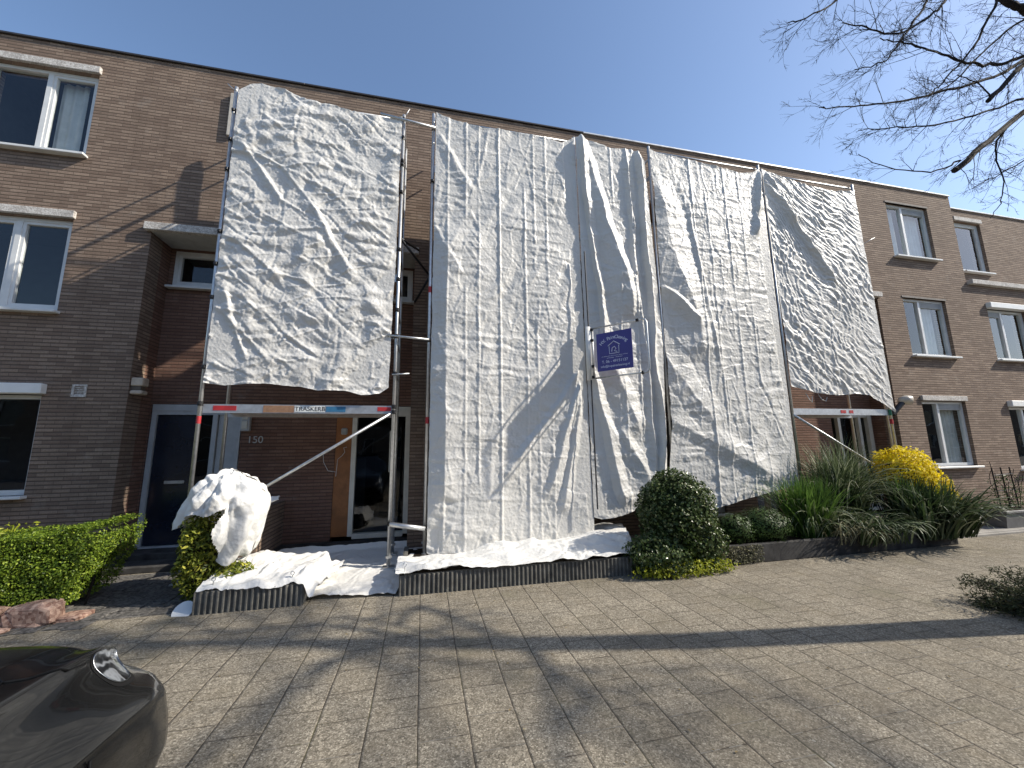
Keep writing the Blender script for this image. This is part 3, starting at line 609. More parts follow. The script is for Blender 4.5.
def tarp(label,name,left,right,top,bot,seed,fl=(),style='tall',res=.014,y=-1.092,bulge=.05,group=None,edge=None):
    """left/right: x as function of z; top/bot: z as function of u in 0..1"""
    W=max(p[1] for p in right)-min(p[1] for p in left); Hh=max(p[1] for p in top)-min(p[1] for p in bot)
    nu=int(W/res); nv=int(Hh/res); u,v=np.meshgrid(np.linspace(0,1,nu),np.linspace(0,1,nv))
    zt=polyl(top,u)+.018*perlin(u*9,u*0+seed,seed)+.008*perlin(u*40,u*0+3,seed); zb=polyl(bot,u)+.015*perlin(u*7,u*0+1,seed+1)+.006*perlin(u*31,u*0+2,seed)
    Z=zb+(zt-zb)*v; xl=polyl(left,Z)+.012*perlin(Z*3,Z*0,seed+3)+.006*perlin(Z*11,Z*0,seed+3); xr=polyl(right,Z)+.012*perlin(Z*3,Z*0+5,seed+4)+.006*perlin(Z*12,Z*0,seed+6); X=xl+(xr-xl)*u
    h=np.zeros_like(X)
    if style=='crumple':
        h+=creases(X,Z,7,seed,amp=.015,fr=(.8,3)); h+=creases(X,Z,7,seed+31,ang=1.25,spread=.9,amp=.020,fr=(1.2,5)); h+=.006*fbm(X*1.7,Z*1.7,3,seed)
        h+=.016*ridges(X,Z,.36,seed,.060,ax=2.6,st=2.6)+.012*ridges(X,Z,.26,seed+4,.042,ax=.25,st=2.8)+.008*ridges(X,Z,.15,seed+8,.028,ax=1.2,st=1.8)+.005*ridges(X,Z,.08,seed+9,.018)+fine(X,Z,seed,.022,10)+.09*pyramids(X,Z,.55,seed+12,ax=2.4,st=1.5)
    elif style=='tall':
        fold=0
        for k,(xx,s) in enumerate(edge or []):
            d=X-xx-.012*perlin(X*0,Z*.8,seed+k); e=sm(-.05,.25,perlin(Z*.55,Z*0+k*3.3,seed+k)+.28)
            h+=s*.62*e*np.where(d<0,np.clip(1+d/.040,0,1),np.clip(1-d/.020,0,1))
        h+=creases(X,Z,6,seed,ang=1.57,spread=.35,amp=.011,fr=(1.5,5),mask_f=1.3); h+=creases(X,Z,7,seed+9,amp=.011,fr=(1.,4)); h+=.016*fbm(X*1.1,Z*.7,3,seed)
        h+=fine(X,Z,seed,.014,9)+.007*ridges(X,Z,.28,seed+5,.04,ax=1.57,st=2.4)+.006*ridges(X,Z,.16,seed+6,.03,ax=.1,st=2.)
        for zz in (5.35,3.4,1.5): h+=.007*np.exp(-np.abs(Z-zz-.02*perlin(X*2,X*0,seed))/.03)
    elif style=='sweep':
        # wrinkles fanning down to the right from the upper left corner
        th=np.arctan2(7.35-Z+.5,X-xl+.6); rr=np.hypot(7.35-Z+.5,X-xl+.6); w=th*13+1.6*fbm(X*.9,Z*.9,3,seed)
        tri=np.abs(w-np.floor(w)-.5)*2; h+=.024*np.where(tri<.7,tri/.7,(1-tri)/.3)*np.clip(rr*.32,.15,.7)*sm(-.2,.3,perlin(X*.8,Z*.8,seed)+.25)
        w=th*29+2.5*fbm(X*1.2,Z*1.2,3,seed+4); tri=np.abs(w-np.floor(w)-.5)*2; h+=.011*tri*np.clip(rr*.35,.2,.9)
        h+=creases(X,Z,10,seed,ang=1.0,spread=.8,amp=.016,fr=(1.5,5)); h+=fine(X,Z,seed,.020,8)+.010*ridges(X,Z,.2,seed+3,.04,ax=-.75,st=3.)
    h+=folds(X,Z,fl)
    h+=bulge*np.sin(math.pi*u)**.7*(.5+.5*np.sin(math.pi*v))
    hem=np.minimum((zt-Z),(Z-zb)); h+=.008*(1-sm(0,.05,hem))*(.5+perlin(X*12,Z*12,seed))
    h=np.maximum(h-np.percentile(h,12),-.004)
    Y=y-h
    V=np.stack([X,Y,Z],-1).reshape(-1,3); idx=np.arange(nu*nv).reshape(nv,nu)
    F=np.stack([idx[:-1,:-1],idx[:-1,1:],idx[1:,1:],idx[1:,:-1]],-1).reshape(-1,4)
    par=None
    o=np_mesh(name,V-np.array([(X.mean()),y,Z.min()]),F,TARP); o.location=(X.mean(),y,Z.min())
    tag(o,label,'tarp',group); return o
GR='white sheets hung on the scaffolding'
tarp('short crumpled white sheet on the left tower above the door numbered 150','scaffold_sheet',
     left=[(2.5,-2.90),(4.5,-2.89),(7.4,-2.88)],right=[(2.4,-.52),(4.5,-.48),(7.3,-.45)],
     top=[(0,7.15),(.06,7.28),(.12,7.33),(.25,7.29),(.4,7.16),(.5,7.14),(.62,7.10),(.78,7.06),(.9,7.09),(1,7.13)],bot=[(0,2.58),(.1,2.55),(.3,2.58),(.5,2.55),(.6,2.50),(.75,2.50),(.85,2.44),(.95,2.47),(1,2.56)],seed=3,style='crumple',bulge=.06,group=GR,
     fl=[(-2.7,6.2,-2.1,5.3,.10,.05,.035,.2),(-1.7,5.4,-1.1,4.3,.10,.05,.03,.1),(-2.75,3.9,-2.4,2.9,.10,.04,.035,0)])
tarp('tall flat white sheet left of the blue sign, crossed by a slanting shadow','scaffold_sheet',
     left=[(.1,.09),(3,.095),(7.4,.10)],right=[(.1,2.66),(7.4,2.60)],top=[(0,7.36),(.04,7.30),(.15,7.24),(.3,7.18),(.5,7.20),(.75,7.20),(.9,7.16),(1,7.30)],
     bot=[(0,.20),(.03,.15),(.1,.12),(.5,.14),(.8,.17),(.93,.25),(1,.34)],seed=5,style='tall',bulge=.03,group=GR,
     edge=[(.32,.022),(.62,.018),(.83,.020),(1.18,.03),(1.62,.022),(1.80,.016),(2.02,.016)],
     fl=[(.33,5.0,.31,.1,.26,1.1,.085,0),(.15,6.9,.75,5.9,.22,.08,.03,.3),(.15,5.2,.55,4.4,.2,.06,.025,.2),(2.42,7.2,2.62,.6,.05,.16,-.09,.2),(2.60,2.9,1.9,.9,.10,.20,.075,.6),(2.60,2.7,2.15,.7,.08,.16,.065,.6),(2.6,3.0,1.2,1.15,.10,.16,.05,.5),(.4,.9,.1,.3,.2,.2,-.06,.2),(1.0,7.1,.85,6.2,.05,.05,.015,.3)])
tarp('narrow white sheet hanging in deep vertical folds behind and beside the blue sign','scaffold_sheet',
     left=[(.4,2.665),(7.4,2.62)],right=[(.4,3.98),(3.5,4.12),(7.4,4.02)],top=[(0,7.32),(.08,7.32),(.3,7.26),(.5,7.20),(.8,7.24),(.95,7.18),(1,7.05)],
     bot=[(0,.56),(.1,.52),(.35,.56),(.6,.66),(.8,.62),(1,.40)],seed=8,style='tall',y=-1.10,bulge=.06,group=GR,edge=[(3.3,.02),(3.62,.03),(3.75,.02)],
     fl=[(2.68,7.3,2.98,3.2,.03,.14,.11,.2),(2.75,7.25,3.55,3.9,.42,.25,.17,.5),(2.9,3.4,3.55,1.9,.35,.22,.09,.3),(3.62,6.9,3.8,.8,.10,.06,.06,.1),(3.86,7.1,3.95,.8,.08,.10,.12,.1),(2.72,3.2,3.2,.7,.12,.18,.07,.3),(3.2,1.9,3.8,.8,.25,.18,.06,.2)])
tarp('tall white sheet with slack lower edge above the dark ivy dome and round shrub','scaffold_sheet',
     left=[(.4,3.95),(2.,4.18),(7.5,4.16)],right=[(.8,6.70),(7.4,6.70)],top=[(0,7.36),(.06,7.30),(.3,7.26),(.5,7.20),(.8,7.14),(.93,7.20),(1,7.32)],
     bot=[(0,.45),(.2,.50),(.45,.66),(.7,.80),(.9,.88),(1,.93)],seed=14,style='tall',y=-1.085,bulge=.05,group=GR,edge=[(5.0,.03),(5.3,.018),(5.75,.022),(6.1,.02)],
     fl=[(4.2,6.6,4.95,3.2,.55,.45,.085,.1),(4.2,3.2,5.3,1.5,.30,.40,.05,.2),(4.2,2.1,6.3,1.0,.22,.34,.055,.3),(6.70,7.2,6.42,5.8,.12,.10,.09,.4),(6.50,6.2,6.66,1.0,.03,.14,-.08,0),(4.9,6.2,5.25,3.0,.08,.04,.03,.1),(4.2,4.5,4.9,3.9,.2,.08,.06,.1)])
tarp('short white sheet with wrinkles sweeping down to the right on the right tower','scaffold_sheet',
     left=[(2.5,6.80),(7.4,6.76)],right=[(2.3,9.27),(7.4,9.17)],top=[(0,7.34),(.05,7.28),(.4,7.12),(.5,7.10),(.75,7.06),(1,7.16)],
     bot=[(0,2.74),(.2,2.63),(.4,2.58),(.6,2.62),(.75,2.60),(.9,2.42),(1,2.26)],seed=21,style='sweep',bulge=.05,group=GR,fl=[(6.85,7.2,7.4,6.2,.15,.08,.08,.4),(6.84,7.0,8.2,4.9,.16,.10,.08,.4)])
# frayed threads under the short right sheet are left to the plywood deck; a loose rope end
rope=MB(); rope.tube([(7.15,YO,2.62),(7.2,YO-.02,2.50),(7.27,YO-.01,2.44),(7.3,YO,2.56)],.006,5); rope.tube([(7.45,YO,2.6),(7.5,YO-.02,2.5),(7.62,YO,2.47),(7.66,YO,2.55)],.006,5)
o=rope.build('rope',WHITEM,None,loc=(7.4,YO,2.5)); tag(o,'loose looping white rope ends under the hem of the short right sheet','rope')
rope=MB(); rope.tube([(2.66,YO-.14,5.0),(2.665,YO-.17,2.6),(2.67,YO-.17,.7)],.012,6)
o=rope.build('rope',BLACKT,None,loc=(2.66,YO-.15,.7)); tag(o,'dark rope running down beside the blue sign','rope')
# ------------------------------------------------------------------ the sign
sg=empty('company_sign',(2.78,-1.28,2.85),'blue company sign with pale house drawing in a tube frame jutting from the pole','sign')
dv=Vector((.66,-.75,0)).normalized(); O=Vector((2.72,-1.22,0))
def sp(s_,z,off=0): q=O+dv*s_; n=Vector((-dv.y,dv.x,0)); n=-n if n.y>0 else n; q=q+n*off; return (q.x,q.y,z)
SW=.90; zb,zt=2.76,3.60
f=MB(); r_=.014
f.tube([sp(0,zb),sp(SW-.06,zb),sp(SW-.02,zb+.015),sp(SW,zb+.06),sp(SW,zt-.06),sp(SW-.02,zt-.015),sp(SW-.06,zt),sp(0,zt),sp(0,zt),],r_,8); f.tube([sp(0,zt),sp(0,zb)],r_,8); build_in(f,'tube_frame',STEEL,sg,True)
f=MB(); f.tube([sp(-.06,zb-.03,.05),sp(-.06,zt+.03,.05)],.045,12); build_in(f,'wrapped_pole',SHEET,sg,True)
f=MB()
for z in (zb+.02,zt-.02,zb+.2,zt-.2): f.tube([sp(-.09,z,.05),sp(.02,z,.02)],.026,8)
f.tube([sp(SW-.12,zb),sp(SW-.09,zb)],.03,8); f.tube([sp(SW-.12,zt),sp(SW-.16,zt)],.026,8); build_in(f,'clamp',BLACKM,sg)
px0,px1,pz0,pz1=.07,.66,2.86,3.49
def slab(b,s0,s1,z0,z1,o0,o1):
    P=[sp(s0,z0,o0),sp(s1,z0,o0),sp(s1,z0,o1),sp(s0,z0,o1),sp(s0,z1,o0),sp(s1,z1,o0),sp(s1,z1,o1),sp(s0,z1,o1)]
    b.add(P,[(0,3,2,1),(4,5,6,7),(0,1,5,4),(1,2,6,5),(2,3,7,6),(3,0,4,7)])
f=MB(); slab(f,px0,px1,pz0,pz1,0,.006); pan=build_in(f,'panel',SIGNB,sg)
f=MB(); slab(f,.03,SW-.04,zb+.04,zb+.05,-.003,.0); 
n_=Vector(sp(0,0,1))-Vector(sp(0,0,0)); n_.normalize()
rot=Matrix((dv,Vector((0,0,1)),n_)).transposed()
cx=(px0+px1)/2
def st(txt,s,z,size,r=0): return text_part(txt,'lettering',SIGNT,pan,sp(s,z,.0075),rot@Matrix.Rotation(r,3,'Z'),size,ext=.0008)
t_='H.V. PaintCleaning'
txs=[]
for k,ch in enumerate(t_):
    a=(k-(len(t_)-1)/2)*.092; s_=cx+math.sin(a)*.30; z_=3.125+math.cos(a)*.27
    if ch!=' ': txs.append((ch,s_,z_,-a))
def joined(items,size):
    vs=[];fs=[]
    for ch,s_,z_,a in items:
        o=text_part(ch,'lettering',SIGNT,pan,sp(s_,z_,.0075),rot@Matrix.Rotation(a,3,'Z'),size,ext=.0008)
        b0=len(vs); vs+=[v.co[:] for v in o.data.vertices]; fs+=[tuple(b0+i for i in p.vertices) for p in o.data.polygons]; bpy.data.objects.remove(o)
    me=bpy.data.meshes.new('lettering'); me.from_pydata(vs,[],fs); me.materials.append(SIGNT); o=bpy.data.objects.new('lettering',me); COL.objects.link(o); o.parent=pan; return o
joined(txs,.078)
st('uw schilderwerk weer als nieuw, binnen en buiten',cx,3.095,.0215); st('gevelreiniging  ·  schilderwerk',cx,3.065,.0215)
st('T. 06 - 49151127',cx,3.005,.062); st('info@hvpaintcleaning.nl',cx,2.93,.050)
f=MB()
def lin(*pts): f.tube([sp(cx+a,z,.009) for a,z in pts],.006,5)
lin((-.10,3.26),(0,3.33),(.10,3.26)); lin((-.08,3.25),(-.08,3.13),(.08,3.13),(.08,3.25)); lin((-.04,3.16),(-.03,3.22),(.01,3.24),(.035,3.20),(.0,3.17),(.05,3.15)); build_in(f,'emblem',SIGNT,pan)
# ------------------------------------------------------------------ planters with corrugated kerbs, cover sheets
def corr(b,p0,p1,h=.22,th=.05,pitch=.054,amp=.011):
    p0=Vector((*p0,0)); p1=Vector((*p1,0)); L=(p1-p0).length; t=(p1-p0)/L; n=Vector((t.y,-t.x,0)); N=max(4,int(L/pitch)*8)
    prof=[]
    for i in range(N+1):
        s=L*i/N; ph=(s/pitch)%1; o=amp*(1 if ph<.5 else -1) if False else amp*max(-1,min(1,2.2*math.cos(2*math.pi*ph)))
        prof.append(p0+t*s+n*o)
    base=len(b.v); 
    for q in prof:
        bk=q-n*(n.dot(q-p0))-n*th
        b.v+= [(q.x,q.y,0),(q.x,q.y,h),(bk.x,bk.y,h),(bk.x,bk.y,0)]
    for i in range(N):
        a=base+i*4; c=a+4; 
        for k in range(3): b.f.append((a+k,c+k,c+k+1,a+k+1)); b.mi.append(0)
    b.f.append((base,base+1,base+2,base+3)); b.mi.append(0); e=base+N*4; b.f.append((e+3,e+2,e+1,e)); b.mi.append(0)
def planter(label,x0,x1,y0,y1,h=.22):
    p=empty('planter',((x0+x1)/2,(y0+y1)/2,0),label,'planter','corrugated concrete planters')
    b=MB(); corr(b,(x0,y0),(x1,y0),h); build_in(b,'front_kerb',KERB,p)
    b=MB(); corr(b,(x1,y0),(x1,y1),h); build_in(b,'side_kerb',KERB,p); b=MB(); corr(b,(x0,y1),(x0,y0),h); build_in(b,'side_kerb',KERB,p)
    b=MB(); b.box(x0+.05,x1-.05,y0+.05,y1,0,h-.04); build_in(b,'soil',SOIL,p); return p
planter('short ribbed concrete planter under the sheeted bush, left of the white path',-2.27,-1.24,-2.12,-.9)
planter('long ribbed concrete planter under the tall sheet, left of the ivy dome',-.22,3.1,-2.12,-.7)
# dark plain planter wall on the right
p=empty('planter',(6,-1.5,0),'dark plain concrete planter under the strap leaved plants, right of the ivy dome','planter')
b=MB(); b.box(3.75,8.6,-2.10,-2.02,0,.25,.008); b.box(8.52,8.6,-2.02,-.6,0,.25,.008); b.box(3.75,3.83,-2.02,-.6,0,.25,.008); build_in(b,'kerb',WALLC,p)
b=MB(); b.box(3.83,8.52,-2.02,-.6,0,.2); build_in(b,'soil',SOIL,p)
def cloth(name,label,corners,hfun,seed,res=.02,amp=.02,group='white cover sheets on the ground and planters',edgew=.03):
    """corners: (x0,y at u) -> quad patch a,b,c,d (front-left, front-right, back-right, back-left)"""
    a,b_,c,d_=[np.array(q,float) for q in corners]; W=max(np.linalg.norm(b_-a),np.linalg.norm(c-d_)); D=max(np.linalg.norm(d_-a),np.linalg.norm(c-b_))
    nu,nv=int(W/res),int(D/res); u,v=np.meshgrid(np.linspace(0,1,nu),np.linspace(0,1,nv))
    P=(a*(1-u)[...,None]+b_*u[...,None])*(1-v)[...,None]+(d_*(1-u)[...,None]+c*u[...,None])*v[...,None]
    X=P[...,0]+edgew*perlin(v*6,v*0+1,seed)*(np.abs(u-.5)*2)**4; Y=P[...,1]+edgew*1.2*fbm(u*5,u*0+2,3,seed+1)*(np.abs(v-.5)*2)**4
    Z=hfun(X,Y)+amp*(fbm(X*2,Y*2,3,seed)*.5+.3)+creases(X,Y,12,seed,amp=amp*1.1,fr=(1.2,5),mask_f=1.6)+.003*np.abs(fbm(X*14,Y*14,2,seed))
    Z=np.maximum(Z,hfun(X,Y)+.004)
    V=np.stack([X,Y,Z],-1).reshape(-1,3); idx=np.arange(nu*nv).reshape(nv,nu); F=np.stack([idx[:-1,:-1],idx[:-1,1:],idx[1:,1:],idx[1:,:-1]],-1).reshape(-1,4)
    org=np.array([X.mean(),Y.mean(),Z.min()]); o=np_mesh(name,V-org,F,SHEET); o.location=org; tag(o,label,'sheet',group); return o
cloth('ground_sheet','white sheet spread over the path and porch floor in front of the open doorway',[(-1.20,-2.0),(-.27,-2.10),(.3,.10),(-2.25,.10)],lambda X,Y:.012+.0*X+np.where(Y>.05,.1*sm(.05,.12,Y),0),40,amp=.014)
def ph1(X,Y): return np.where(Y<-2.105,.222-1.3*(-2.105-Y),.224)-sm(-1.24,-1.16,X)*.14+.09*np.exp(-((X+2.0)**2/.12+(Y+1.2)**2/.12))
cloth('planter_sheet','white sheet over the short ribbed planter beside the bush',[(-2.25,-2.13),(-1.12,-2.14),(-1.0,-1.0),(-2.3,-1.0)],ph1,43,amp=.035)
def ph2(X,Y): return .224+.10*sm(-1.7,-1.2,Y)*np.exp(-((X-3)**2)/.8)-.10*sm(-1.6,-1.1,Y)*sm(1.2,.2,X)
cloth('planter_sheet','long bright white sheet over the ribbed planter at the foot of the tall sheet',[(-.28,-2.15),(2.80,-2.15),(3.35,-.70),(-.27,-.64)],ph2,47,amp=.022)
b=MB(); b.box(3.3,3.9,-1.3,-.9,.2,.22) 
# little peg hooks standing on the kerbs
for k,(x,y) in enumerate(((-1.36,-2.09),(-2.12,-2.09),(-.17,-2.09))):
    f=MB(); f.tube([(x,y,.21),(x,y,.31)]+[(x+.018*math.sin(a),y,.33-.02*math.cos(a)) for a in np.linspace(0,5.8,9)],.005,6)
    o=f.build('sheet_peg',STEEL,None,loc=(x,y,.21)); tag(o,('thin looped steel peg at the right end of the short ribbed planter','thin looped steel peg at the left end of the short ribbed planter','thin looped steel peg at the left end of the long ribbed planter')[k],'peg','pegs holding the planter sheets')
# white disc standing in for a loose sheet end by the planter
f=MB(); f.tube([(-2.37,-2.05,.012),(-2.375,-2.08,.04)],[.085,.10],18); o=f.build('sheet_end_disc',WHITE,None,loc=(-2.45,-2.14,0)); tag(o,'round white saucer on the ground at the left end of the short planter','saucer')
# ------------------------------------------------------------------ plants
def leaves(name,parent,mat,P,size,asp=.55,nrm=None,up=.3,seed=0,fold=True):
    r=np.random.RandomState(seed); n=len(P); 
    N=r.normal(size=(n,3)); 
    if nrm is not None: N=N*.75+nrm*1.0
    N[:,2]+=up; N/=np.linalg.norm(N,axis=1)[:,None]; T=r.normal(size=(n,3)); T-=N*(T*N).sum(1)[:,None]; T/=np.linalg.norm(T,axis=1)[:,None]; B=np.cross(N,T)
    s=size*r.uniform(.6,1.3,n)[:,None]
    V=np.stack([P-T*s*.5,P+B*s*asp*.5+N*s*.08,P+T*s*.5,P-B*s*asp*.5+N*s*.08],1).reshape(-1,3)
    F=np.arange(n*4).reshape(-1,4); return np_mesh(name,V,F,mat,parent,False)
def shell_pts(n,c,rad,seed,depth=.25,zmin=None,lump=.18):
    r=np.random.RandomState(seed); d=r.normal(size=(n*2,3)); d/=np.linalg.norm(d,axis=1)[:,None]
    az=np.arctan2(d[:,1],d[:,0]); l=1+lump*(perlin(az*1.6,d[:,2]*2.5,seed)*1.3+perlin(az*4,d[:,2]*6,seed+3)*.7)
    k=l*(1-depth*r.uniform(0,1,n*2)**1.6); P=np.array(c)+d*np.array(rad)*k[:,None]
    if zmin is not None: m=P[:,2]>zmin; P=P[m];d=d[m]
    return P[:n],d[:n]
def stems(parent,base,c,rad,n,seed,mat=BARK,r0=.008):
    rr=random.Random(seed); b=MB()
    for k in range(n):
        a=rr.uniform(0,6.28); e=rr.uniform(.1,1); t=Vector((c[0]+rad[0]*.8*math.cos(a)*e,c[1]+rad[1]*.8*math.sin(a)*e,c[2]+rad[2]*.75*rr.uniform(-.2,1)))
        s=Vector((base[0]+rr.uniform(-.06,.06),base[1]+rr.uniform(-.06,.06),base[2])); m=s.lerp(t,.5)+Vector((rr.uniform(-.08,.08),rr.uniform(-.08,.08),.06)); b.tube([s,m,t],[r0,r0*.7,r0*.3],5)
    return build_in(b,'stems',mat,parent)
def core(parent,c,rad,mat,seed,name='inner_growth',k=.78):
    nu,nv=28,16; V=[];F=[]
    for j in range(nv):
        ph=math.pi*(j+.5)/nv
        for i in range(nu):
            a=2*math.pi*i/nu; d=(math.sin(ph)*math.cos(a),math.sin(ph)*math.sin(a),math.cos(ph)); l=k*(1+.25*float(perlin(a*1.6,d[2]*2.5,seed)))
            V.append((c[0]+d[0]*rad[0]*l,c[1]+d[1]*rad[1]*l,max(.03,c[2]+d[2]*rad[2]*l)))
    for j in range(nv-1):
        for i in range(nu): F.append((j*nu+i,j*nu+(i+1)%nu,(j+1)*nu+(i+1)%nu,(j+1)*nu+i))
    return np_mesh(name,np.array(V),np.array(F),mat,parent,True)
L_HEDGE=leaf_mat('hedge_leaves',(.045,.085,.010),(.17,.25,.025),.35,.4,(.34,.42,.05)); L_IVY=leaf_mat('ivy_leaves',(.022,.042,.012),(.07,.105,.028),.2,.3,(.22,.24,.12)); L_DARK=leaf_mat('shrub_leaves',(.022,.045,.015),(.07,.12,.03),.25,.4)
L_YEL=leaf_mat('yellow_leaves',(.50,.40,.015),(.80,.64,.02),.4,.5,(.85,.74,.08)); L_YG=leaf_mat('yellow_green_leaves',(.16,.2,.02),(.38,.40,.04),.35,.4); L_BUSH=leaf_mat('mottled_leaves',(.04,.065,.012),(.22,.25,.03),.35,.45,(.55,.52,.09))
L_JUN=leaf_mat('juniper_needles',(.025,.035,.015),(.08,.09,.035),.1,.6,(.14,.11,.06)); L_STRAP=leaf_mat('green_strap_leaves',(.03,.07,.012),(.10,.18,.035),.3,.5); L_STRAPD=leaf_mat('dark_strap_leaves',(.015,.028,.012),(.055,.09,.03),.2,.55,(.24,.27,.17)); L_VAR=leaf_mat('grey_green_grass_blades',(.05,.075,.035),(.17,.21,.10),.25,.55,(.40,.42,.30)); L_DEAD=leaf_mat('dry_blades',(.10,.10,.05),(.28,.27,.17),.2,.6)
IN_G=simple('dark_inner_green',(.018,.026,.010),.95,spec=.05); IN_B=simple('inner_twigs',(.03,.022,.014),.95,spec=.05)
# clipped hedge, left
hd=empty('hedge',(-4.6,-1.5,0),'clipped bright green hedge under the left ground floor window behind red stones','hedge')
r=np.random.RandomState(5); n=46000; X=r.uniform(-6.6,-3.42,n); Y=r.uniform(-1.9,-1.05,n); top=.80+.10*sm(-3.95,-3.55,X)+.05*perlin(X*3,Y*3,2)+.03*perlin(X*9,Y*9,3); Z=.10+(top-.10)*r.uniform(0,1,n)
xr=-3.36-.22*(1-sm(.1,.8,Z))+.04*perlin(Z*5,Y*5,7); front=-1.90+.05*perlin(X*4,Z*4,5)
fc=r.randint(0,10,n); dep=np.abs(r.normal(0,.035,n)); nr=np.zeros((n,3))
m=fc<5; Y[m]=front[m]+dep[m]; nr[m]=(0,-1,.2); m=(fc>=5)&(fc<9); Z[m]=top[m]-dep[m]; nr[m]=(0,0,1); m=fc==9; X[m]=xr[m]-dep[m]; nr[m]=(1,0,.1)
X=np.minimum(X,xr)
leaves('foliage',hd,L_HEDGE,np.stack([X,Y,Z],1),.027,.6,nr,seed=1)
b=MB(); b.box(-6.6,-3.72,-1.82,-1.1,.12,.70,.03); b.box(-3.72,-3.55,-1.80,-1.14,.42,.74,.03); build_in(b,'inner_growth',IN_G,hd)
b=MB(); [b.tube([(x,-1.5,.0),(x+.05,-1.5,.3)],.012,5) for x in np.arange(-6.4,-3.6,.35)]; build_in(b,'stems',BARK,hd)
sprig=np.array([(-4.5+random.uniform(-.9,.35),-1.6+random.uniform(-.2,.2),.84+random.uniform(0,.07)) for _ in range(260)]); leaves('sprigs',hd,L_YG,sprig,.045,.4,seed=4)
# red stones under it
def rock(cx_,cy_,sx_,sy_,sz_,seed,label):
    nu,nv=18,10; V=[];F=[]
    for j in range(nv):
        ph=math.pi*(j+.5)/nv
        for i in range(nu):
            a=2*math.pi*i/nu; d=np.array([math.sin(ph)*math.cos(a),math.sin(ph)*math.sin(a),math.cos(ph)]); q=np.sign(d)*np.abs(d)**.42; l=1+.22*float(fbm(d[0]*1.6+d[2],d[1]*1.6-d[2],3,seed))
            V.append((cx_+q[0]*sx_*l,cy_+q[1]*sy_*l,max(0,sz_*.45+q[2]*sz_*.55*l)))
    for j in range(nv-1):
        for i in range(nu): F.append((j*nu+i,j*nu+(i+1)%nu,(j+1)*nu+(i+1)%nu,(j+1)*nu+i))
    F.append(tuple(range(nu)));
    b=MB(); b.add(V,F); o=b.build('stone',STONE,None,False,loc=(cx_,cy_,0)); tag(o,label,'stone','red stones edging the hedge')
rock(-3.70,-1.97,.20,.11,.20,1,'reddish granite block at the right end of the hedge edging'); rock(-4.12,-1.97,.19,.12,.18,2,'reddish granite block partly cut by the left picture edge below the hedge'); rock(-3.42,-1.90,.12,.12,.05,3,'low flat reddish stone right of the granite block'); rock(-3.95,-2.16,.2,.07,.04,4,'flat sliver of reddish stone lying in front of the hedge blocks'); rock(-4.7,-1.98,.3,.1,.12,5,'long reddish granite block under the hedge at the far left')
# sheeted bush
bs=empty('bush',(-2.45,-1.7,0),'mottled green and yellow bush showing beneath the round white cover','bush')
P1,d1=shell_pts(3300,(-2.45,-1.68,.50),(.22,.24,.52),3,.5,.02,.25); P2,d2=shell_pts(500,(-2.08,-1.72,.30),(.22,.18,.10),9,.6,.05,.3)
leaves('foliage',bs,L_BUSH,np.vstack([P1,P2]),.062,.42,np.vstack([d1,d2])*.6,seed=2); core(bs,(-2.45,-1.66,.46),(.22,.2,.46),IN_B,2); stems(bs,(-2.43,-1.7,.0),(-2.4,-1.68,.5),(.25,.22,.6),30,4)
cv=empty('bush_cover',(-2.2,-1.55,1.0),'round crumpled white cover pulled over the bush beside the left pole','sheet')
nu,nv=200,130; u,v=np.meshgrid(np.linspace(0,1,nu),np.linspace(0,1,nv)); az=u*2*math.pi; ph=v*2.25
dx=np.sin(ph)*np.cos(az); dy=np.sin(ph)*np.sin(az); dz=np.cos(ph)
lump=1+.10*perlin(az*1.2,ph*1.5,4)*np.sin(ph)+.06*perlin(dx*4+9,dz*4+dy*3,5)
X=-2.27+.315*dx*lump; Y=-1.52+.34*dy*lump; Z=.92+np.where(dz>0,.44,.60)*dz*lump; X=X+np.where(dz<0,.10*dz,0)
crv=.075*np.abs(np.sin(az*4.5+2.6*perlin(ph*1.2,az*.4,3)+ph*1.1))*sm(.25,1.4,ph)+.30*pyramids(az*.42,ph*.42,.20,61,ax=.4,st=1.6)+.20*pyramids(az*.42,ph*.42,.07,62)
cr=crv+creases(dx*.5+dy*.3,dz*.5+dy*.15,9,51,amp=.030,fr=(1.4,4),mask_f=2)+creases(dx*.5-dy*.3,dz*.5+dy*.4,8,57,amp=.022,fr=(4,11),mask_f=3)*.6-.02; X+=dx*cr;Y+=dy*cr;Z+=dz*cr
w=sm(.0,.9,1-np.hypot(dx+.80,(dy+.3)*.7)); Z-=.05*sm(1.2,2.2,ph); drop=np.exp(-((dx+.85)**2+(dy+.15)**2)/.10)*np.clip(1-dz,0,1); Z-=.10*drop; X-=.10*drop
V=np.stack([X,Y,Z],-1).reshape(-1,3); idx=np.arange(nu*nv).reshape(nv,nu); F=np.stack([idx[:-1,:-1],idx[:-1,1:],idx[1:,1:],idx[1:,:-1]],-1).reshape(-1,4)
C=V[F].mean(1); lim=.985+.05*np.sin(C[:,0]*13)+.0*C[:,0]
keep=~((C[:,0]<-2.22+.10*(C[:,2]-.6)+.03*np.sin(C[:,2]*14))&(C[:,2]<.98+.04*np.sin(C[:,0]*14)-.22*np.clip(-2.45-C[:,0],0,.25)*3)&(C[:,1]<-1.35))
np_mesh('hood',V,F[keep],SHEET,cv,True)
f=MB(); 
cvx=cloth('bush_cover_tail','greyish white end of sheet lying on the low brick wall behind the covered bush',[(-2.30,-1.0),(-1.98,-.85),(-2.08,-.35),(-2.5,-.3)],lambda X,Y:.86+.1*(-2.0-X)+.04*np.sin(X*9),60,amp=.04)
